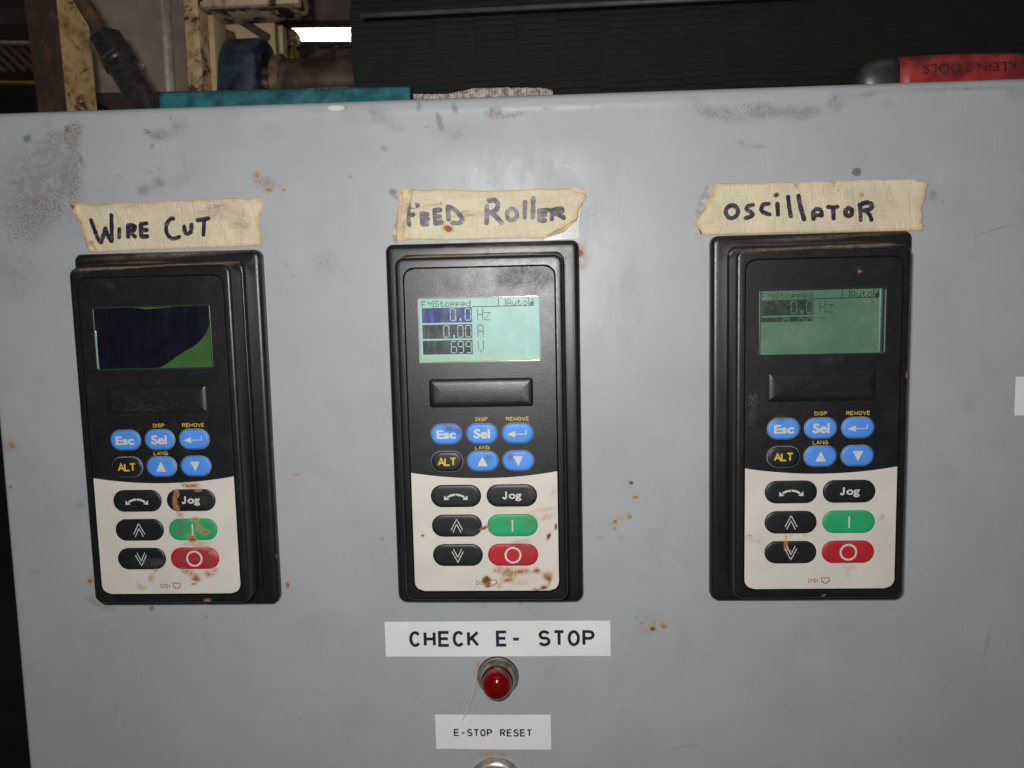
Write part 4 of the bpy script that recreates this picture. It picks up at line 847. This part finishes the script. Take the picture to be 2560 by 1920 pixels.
# stainless box behind
z=-235
q=pxs([(185,232),(412,229),(412,-90),(185,-90)],z)
a=(q[0][0],q[0][1],z-60)
SB=empty('stainless_box',a,label='dull stainless steel box with a bright vertical edge, behind the pipe',cat='metal box')
mk('front_sheet',*rel(prism([(q[0][0],q[0][1]),(q[1][0],q[1][1]),(q[2][0],q[2][1]),(q[3][0],q[3][1])],z-80,z),a),M['stain'],SB,smooth=False)
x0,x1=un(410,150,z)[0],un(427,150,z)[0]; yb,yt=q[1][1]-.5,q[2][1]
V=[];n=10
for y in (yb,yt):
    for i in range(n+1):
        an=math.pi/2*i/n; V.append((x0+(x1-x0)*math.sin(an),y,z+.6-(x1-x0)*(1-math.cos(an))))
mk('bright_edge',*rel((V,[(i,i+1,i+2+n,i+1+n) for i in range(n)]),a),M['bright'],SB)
xs=un(446,150,z)[0]
mk('side_sheet',*rel(([(x1,yb,z-(x1-x0)),(xs,yb,z-14),(xs,yt,z-14),(x1,yt,z-(x1-x0)),(xs,yb,z-80),(xs,yt,z-80)],[(0,1,2,3),(1,4,5,2)]),a),M['stain'],SB,smooth=False)
# small pale patch on the sheet
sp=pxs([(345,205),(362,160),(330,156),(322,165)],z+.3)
mk('pale_patch',*rel(([(x,y,z+.3) for x,y in sp],[(3,2,1,0)]),a),mat('pale_patch_metal',(.62,.52,.44),.4,vary=.3,vs=300),SB,smooth=False)
# cream machine frame: upright, top beam, back plate
z=-205
FRx=empty('machine_frame',un(500,320,z),label='cream painted steel machine frame with flaking paint, around the blue bearing',cat='machine frame')
a=un(500,320,z)
xl,xr=un(466,150,z)[0],un(502,150,z)[0]; y0=un(480,420,z)[1]; yb=un(600,13,z)[1]; yt=yb+26
mk('upright',*rel(box(xl,xr,y0,yt+30,z-40,z,.8),a),M['cream'],FRx,sharp=40)
mk('top_beam',*rel(box(xr+.2,un(745,0,z)[0],yb,yt,z-34,z,.8),a),M['flaky'],FRx,sharp=40)
mk('upright_web',*rel(box(xr+.2,xr+4.5,y0,yb-.2,z-44,z-16,.5),a),M['cream2'],FRx,sharp=40)
z2=-246
bx0,bx1=un(505,150,z2)[0],un(690,150,z2)[0]
mk('back_plate',*rel(box(bx0,bx1,y0,un(600,22,z2)[1],z2-4,z2,.4),a),M['cream2'],FRx,sharp=40)
mk('beam_underside_strip',*rel(box(xr+5,un(700,0,-225)[0],un(600,42,-225)[1],un(600,34,-225)[1],-240,-210,.5),a),M['flaky'],FRx,sharp=40)
pp=[(535,262),(533,190),(528,160),(531,128),(545,108),(560,98),(566,72),(586,80),(598,120),(600,262)]
mk('rust_patch',*rel(prism([tuple(p) for p in pxs(pp,z2+.5)][::1],z2-.2,z2+.5),a),mat('bare_rust_patch',(.085,.048,.028),.7,vary=.5,vs=120),FRx,smooth=False)
g0,g1=un(587,42,z2+3),un(672,96,z2+3)
mk('diagonal_brace',*rel(tube([g0,g1],3.0,4),a),M['darkbeam'],FRx,smooth=False)
# blue pillow block bearing, axis running left to right
ax=un(680,206,-232); ay,az=ax[1],-232.0
Rb=43.0
bxl,bxr=un(560,150,-215)[0],un(652,150,-215)[0]
a=np.array([(bxl+bxr)/2,ay-60,az])
BB=empty('pillow_block_bearing',a,label='blue painted pillow block bearing holding the brown shaft',cat='bearing')
def prof(R,wb,base):   # in (depth, height) around the shaft axis
    P=[]
    for i in range(25):
        t=math.pi*i/24; P.append((R*math.cos(t),R*math.sin(t)))
    P+=[(-R-4,-12),(-wb,-34),(-wb,base),(wb,base),(wb,-34),(R+4,-12)]
    return P
def extr(P,xa,xb,rim=2.0):
    lay=[(xa,.94),(xa+rim,1.0),(xb-rim,1.0),(xb,.95)]; V=[];n=len(P)
    for x,s_ in lay:
        for u,v in P: V.append((x,ay+v*s_,az+u*s_))
    Fc=[(l*n+i,l*n+(i+1)%n,(l+1)*n+(i+1)%n,(l+1)*n+i) for l in range(3) for i in range(n)]
    Fc.append(tuple(range(n))[::-1]); return V,Fc,n
Rh=un(620,93,-225)[1]-ay
V,Fc,n=extr(prof(Rh,Rh+10,-60),bxl,bxr)
hole=[(bxr,ay+Rh*.66*math.sin(t),az+Rh*.66*math.cos(t)) for t in np.linspace(0,2*math.pi,n,endpoint=False)]
hin=[(bxr-9,y,z_) for _,y,z_ in hole]
V=V+hole+hin
Fc+=[(3*n+i,3*n+(i+1)%n,4*n+(i+1)%n,4*n+i) for i in range(n)]+[(4*n+i,4*n+(i+1)%n,5*n+(i+1)%n,5*n+i) for i in range(n)]
mk('housing',*rel((V,Fc),a),M['blue'],BB,sharp=50)
mk('bolt_head',*rel(tube([(bxl+12,ay-22,az+Rh*.9),(bxl+12,ay-12,az+Rh*.9)],[5,4.4],6),a),M['bronze'],BB,smooth=False)
mk('inner_race',*rel(lathe([(Rh*.64,bxr-8),(Rh*.62,bxr-2),(Rh*.5,bxr-1),(Rh*.47,bxr+5),(Rh*.40,bxr+5.5)],40,(ay,az),'x'),a),mat('dark_race',(.06,.04,.03),.3,metal=.5,vary=.5,vs=200),BB,sharp=40)
mk('locking_collar',*rel(lathe([(Rh*.42,bxr+5),(Rh*.62,bxr+6),(Rh*.64,bxr+12),(Rh*.60,bxr+13),(Rh*.4,bxr+13.2)],40,(ay,az),'x'),a),M['bronze'],BB,sharp=40)
# shaft and lagged roller
Rs=un(800,146,az)[1]-ay
xr0=un(889,150,-205)[0]
a=np.array([xr0,ay,az])
RO=empty('lagged_roller',a,label='large black roller lagged with ribbed rubber strips, on a brown steel shaft',cat='roller')
mk('shaft',*rel(lathe([(Rs,bxr+8),(Rs,xr0+2)],36,(ay,az),'x',True,True),a),M['shaft'],RO,sharp=40)
RR=100.0; ayr=ay+18; 
zc=-192-RR
xe=un(2700,100,-190)[0]; sw=(xe-xr0)/17.
nr=134
for k in range(17):
    xa=xr0+k*sw; xb=xa+sw; ph=rng.random()*2*math.pi/nr*.9; V=[];m_=nr*5; nb=int(sw/.9) 
    cols=[xa+(xb-xa)*i/nb for i in range(nb+1)]
    i0=int(m_*.40)
    ang=[2*math.pi*i/m_ for i in range(m_)]
    sel=[i for i in range(m_) if -.95<math.sin(ang[i]) and math.cos(ang[i])>-.25]
    sel=[i for i in range(-int(m_*.22),int(m_*.30))]
    for ci,x in enumerate(cols):
        for i in sel:
            t=2*math.pi*i/m_+ph; rib=(-2.0,0,0,0,0)[i%5]
            rr=RR+rib*(1.0 if ci%2==0 else .12)
            V.append((x,ayr+rr*math.sin(t),zc+rr*math.cos(t)))
    ns=len(sel)
    Fc=[(c_*ns+i,(c_+1)*ns+i,(c_+1)*ns+i+1,c_*ns+i+1) for c_ in range(len(cols)-1) for i in range(ns-1)]
    mk('rubber_strip',*rel((V,Fc),a),M['rubberlag'],RO)
mk('roller_core',*rel(lathe([(RR-6,xr0+.4),(RR-1.6,xr0+.6),(RR-1.6,xe)],60,(ayr,zc),'x',True,True),a),M['rubberlag'],RO,sharp=40)
# grey rod in front of the roller, top
z=-150
r0,r1=un(902,40,z),un(1790,-4,z); r1=r0+(r1-r0)*2.2
mk('guard_rod',*tube([r0,r1],1.6,12),M['rodgrey'],label='dull grey rod running above the ribbed black roller',cat='rod')
# dark beam over the lamp, and what is seen far off under it
z=-330
mk('overhead_beam',*prism([tuple(p) for p in pxs([(686,52),(905,50),(905,-160),(686,-160)],z)],z-20,z),M['darkbeam'],label='dark brown steel beam above the bright lamp opening',cat='beam',smooth=False)
z=-900
lp=pxs([(718,104),(960,104),(960,20),(718,20)],z)
LA=empty('strip_lamp',(lp[0][0],lp[0][1],z),label='glaring white lamp seen far off between the bearing and the black roller',cat='lamp')
mk('diffuser',*rel(prism(lp,z-20,z),(lp[0][0],lp[0][1],z)),M['lamp'],LA,smooth=False)
mk('lower_rail',*rel(prism(pxs([(735,120),(960,120),(960,105),(735,105)],z),z-20,z+6),(lp[0][0],lp[0][1],z)),M['darkbeam'],LA,smooth=False)
z=-800
base=un(760,260,z); LT=empty('lattice_rail',base,label='brown lattice rail far off, below the white lamp',cat='railing')
mk('back_sheet',*rel(prism(pxs([(690,290),(960,290),(960,122),(690,122)],z-30),z-45,z-30),base),M['lattice'],LT,smooth=False)
for xx in (750,800,850,): 
    mk('diagonal_slat',*rel(tube([un(xx,150,z),un(xx+42,116,z)],3.2,4),base),M['darkbeam'],LT,smooth=False)
for xx in (775,838): mk('upright_slat',*rel(tube([un(xx,160,z),un(xx-6,118,z)],3.2,4),base),M['darkbeam'],LT,smooth=False)
z=-420
pl=[(697,118),(716,110),(722,117),(745,112),(750,104),(746,84),(738,76),(724,68),(700,64),(694,80),(700,100)]
BK=empty('bolted_bracket',un(720,250,z),label='pale bracket with bolt holes on a yellow stem, left of the white lamp',cat='bracket')
mk('bracket_plate',*rel(prism(pxs(pl,z),z-5,z),un(720,250,z)),M['flaky'],BK,smooth=False)
for bx_,by_ in ((712,88),(730,98),(735,84)):
    c=un(bx_,by_,z); mk('bolt',*rel(tube([c,c+np.array([0,0,4])],3.2,6),un(720,250,z)),M['bronze'],BK,smooth=False)
mk('stem',*rel(prism(pxs([(716,260),(734,260),(731,114),(714,114)],z-8),z-30,z-8),un(720,250,z)),M['yellow'],BK,smooth=False)
z=-300
mk('upright_bar',*prism(pxs([(690,260),(712,260),(706,62),(690,62)],z),z-10,z),M['cream2'],label='narrow cream upright bar right of the bearing plate',cat='bar',smooth=False)
# dark shelving far left
z=-620
SH=empty('storage_rack',un(-20,330,z),label='dark storage rack with a steel rail and a yellow rail, far left in the gloom',cat='rack'); a=un(-20,330,z)
mk('steel_rail',*rel(prism(pxs([(-120,106),(120,109),(120,103),(-120,100)],z),z-8,z),a),mat('rail_steel',(.40,.36,.32),.4,vary=.3),SH,smooth=False)
mk('yellow_rail',*rel(prism(pxs([(-120,205),(120,208),(120,203),(-120,200)],z),z-8,z),a),M['yellow'],SH,smooth=False)
for k in range(7):
    x=-60+k*26; mk('diagonal_strut',*rel(tube([un(x,112,z-8),un(x+70,178,z-8)],2.6,4),a),M['lattice'],SH,smooth=False)
for k in range(3):
    x=-20+k*45; mk('cross_strut',*rel(tube([un(x+28,112,z-16),un(x-14,178,z-16)],2.2,4),a),M['darkbeam'],SH,smooth=False)
mk('upper_shelf',*rel(prism(pxs([(-120,60),(120,60),(120,20),(-120,20)],z-30),z-60,z-30),a),M['darkbeam'],SH,smooth=False)
# black filler put in for the darkness of the gap left of the teal bar
z=-60
mk('gap_darkness',*box(un(372,0,z)[0],un(432,0,z)[0],158.6,un(400,231,z)[1],-110,-60,2),M['rubber'],label='black filler standing for the dark gap between the slanting pipe and the teal bar',cat='block',sharp=40)
# ---- things lying on top of the cabinet
# teal bar: rounded section, slightly askew to the door edge
def roundbar(pa,pb,ha,hb,dep,seg=14,taper=True):
    """bar from pa to pb (top line) with heights ha,hb and a rounded top"""
    V=[];n=0
    ts=[0,.006,.015]+list(np.linspace(.03,.97,9))+[.992,1.0]; sc=[.72,.92,1]+[1]*9+[1,.96]
    for t,s_ in zip(ts,sc):
        p=pa+(pb-pa)*t; h=ha+(hb-ha)*t; ring=[]
        for i in range(seg+1):
            an=math.pi*i/seg; ring.append((p[0],p[1]-h*.42*(1-abs(math.sin(an))**.7)-h*(1-s_)*.5,p[2]+dep/2*math.cos(an)*s_))
        ring+=[(p[0],p[1]-h,p[2]-dep/2*s_),(p[0],p[1]-h,p[2]+dep/2*s_)]; V+=ring; n=len(ring)
    L=len(ts); Fc=[(l*n+i,(l+1)*n+i,(l+1)*n+(i+1)%n,l*n+(i+1)%n) for l in range(L-1) for i in range(n)]
    Fc+=[tuple(range(n)),tuple(range(L*n-1,(L-1)*n-1,-1))]; return V,Fc
pa,pb=un(415,233,-22),un(1032,220.5,-22)
mk('teal_bar',*roundbar(pa,pb,pa[1]-158.4,pb[1]-158.4,20),M['teal'],label='glossy teal bar with rounded edge lying along the cabinet top',cat='bar',sharp=50)
# frayed ribbed webbing
WB=[];nrb=95
for i in range(nrb):
    u=i/(nrb-1); px_=1036+u*344; top_=np.interp(px_,[1036,1120,1150,1185,1260,1355,1380],[236,236,229,221.5,220,220.5,226])+rng.normal()*.5
    p=un(px_,top_,-14); w_=.62; y1_=p[1]; 
    WB.append(box(p[0]-w_*.5,p[0]+w_*.5,158.3,y1_,-16-rng.random()*.5,-13.6+rng.random()*.7,.12))
o=mk('webbing_strip',*join(*WB),M['web'],label='grey frayed ribbed strip lying on the cabinet top beside the teal bar',cat='strip',kind='stuff',smooth=False)
# plier handle
z=-45
pa,pb=un(2160,178,z),un(2640,180,z)
a=np.array([pa[0],158.3,z]); PL=empty('pliers',a,label='pliers with a red vinyl grip and black end lying on the cabinet top',cat='pliers')
def grip(P,RH,RD,n=24):
    V=[]
    for p,h,d_ in zip(P,RH,RD):
        for k in range(n):
            t=2*math.pi*k/n; cx,sx_=math.cos(t),math.sin(t)
            V.append((p[0],p[1]+h*math.copysign(abs(sx_)**.75,sx_),p[2]+d_*math.copysign(abs(cx)**.75,cx)))
    L=len(P); return V,[(l*n+i,(l+1)*n+i,(l+1)*n+(i+1)%n,l*n+(i+1)%n) for l in range(L-1) for i in range(n)]+[tuple(range(n)),tuple(range(L*n-1,(L-1)*n-1,-1))]
topy=un(2300,143,z)[1]; cy=(topy+158.5)/2+1.0; hh=topy-cy
xA,xB,xC=un(2135,180,z)[0],un(2234,180,z)[0],un(2700,180,z)[0]
u=np.linspace(0,1,9); P=[(xA+(xB-xA)*(1-math.cos(t*math.pi/2)) if False else xA+(xB-xA)*t**1.3,cy,z) for t in u]
prf=[.05,.48,.68,.82,.91,.97,1,1,.985]
mk('black_grip_end',*rel(grip(P,[hh*f for f in prf],[8*f for f in prf]),a),M['gripb'],PL)
xx=np.linspace(xB,xC,14)
mk('red_grip',*rel(grip([(x,cy+.12*math.sin(i*.5),z) for i,x in enumerate(xx)],[hh*(1.0+.035*math.sin(i*.45)) for i in range(14)],[8.1]*14),a),M['grip'],PL)
tw=(un(2520,180,z)[0]-un(2292,180,z)[0])
tc=un(2404,181,z); v,f=text('KLEIN TOOLS',tw,4.7,tc[0],tc[1]+.2,0,.02,math.pi,1.05)
dz=lambda y:8.1*max(0,1-(abs(y-cy)/(hh*1.0))**(2/.75))**(.75/2)
v=[(x,y,z+dz(y)+.22) for x,y,_ in v]
mk('lettering',*rel((v,f),a),M['gprint'],PL,smooth=False,label='upside-down dark lettering on the red grip')
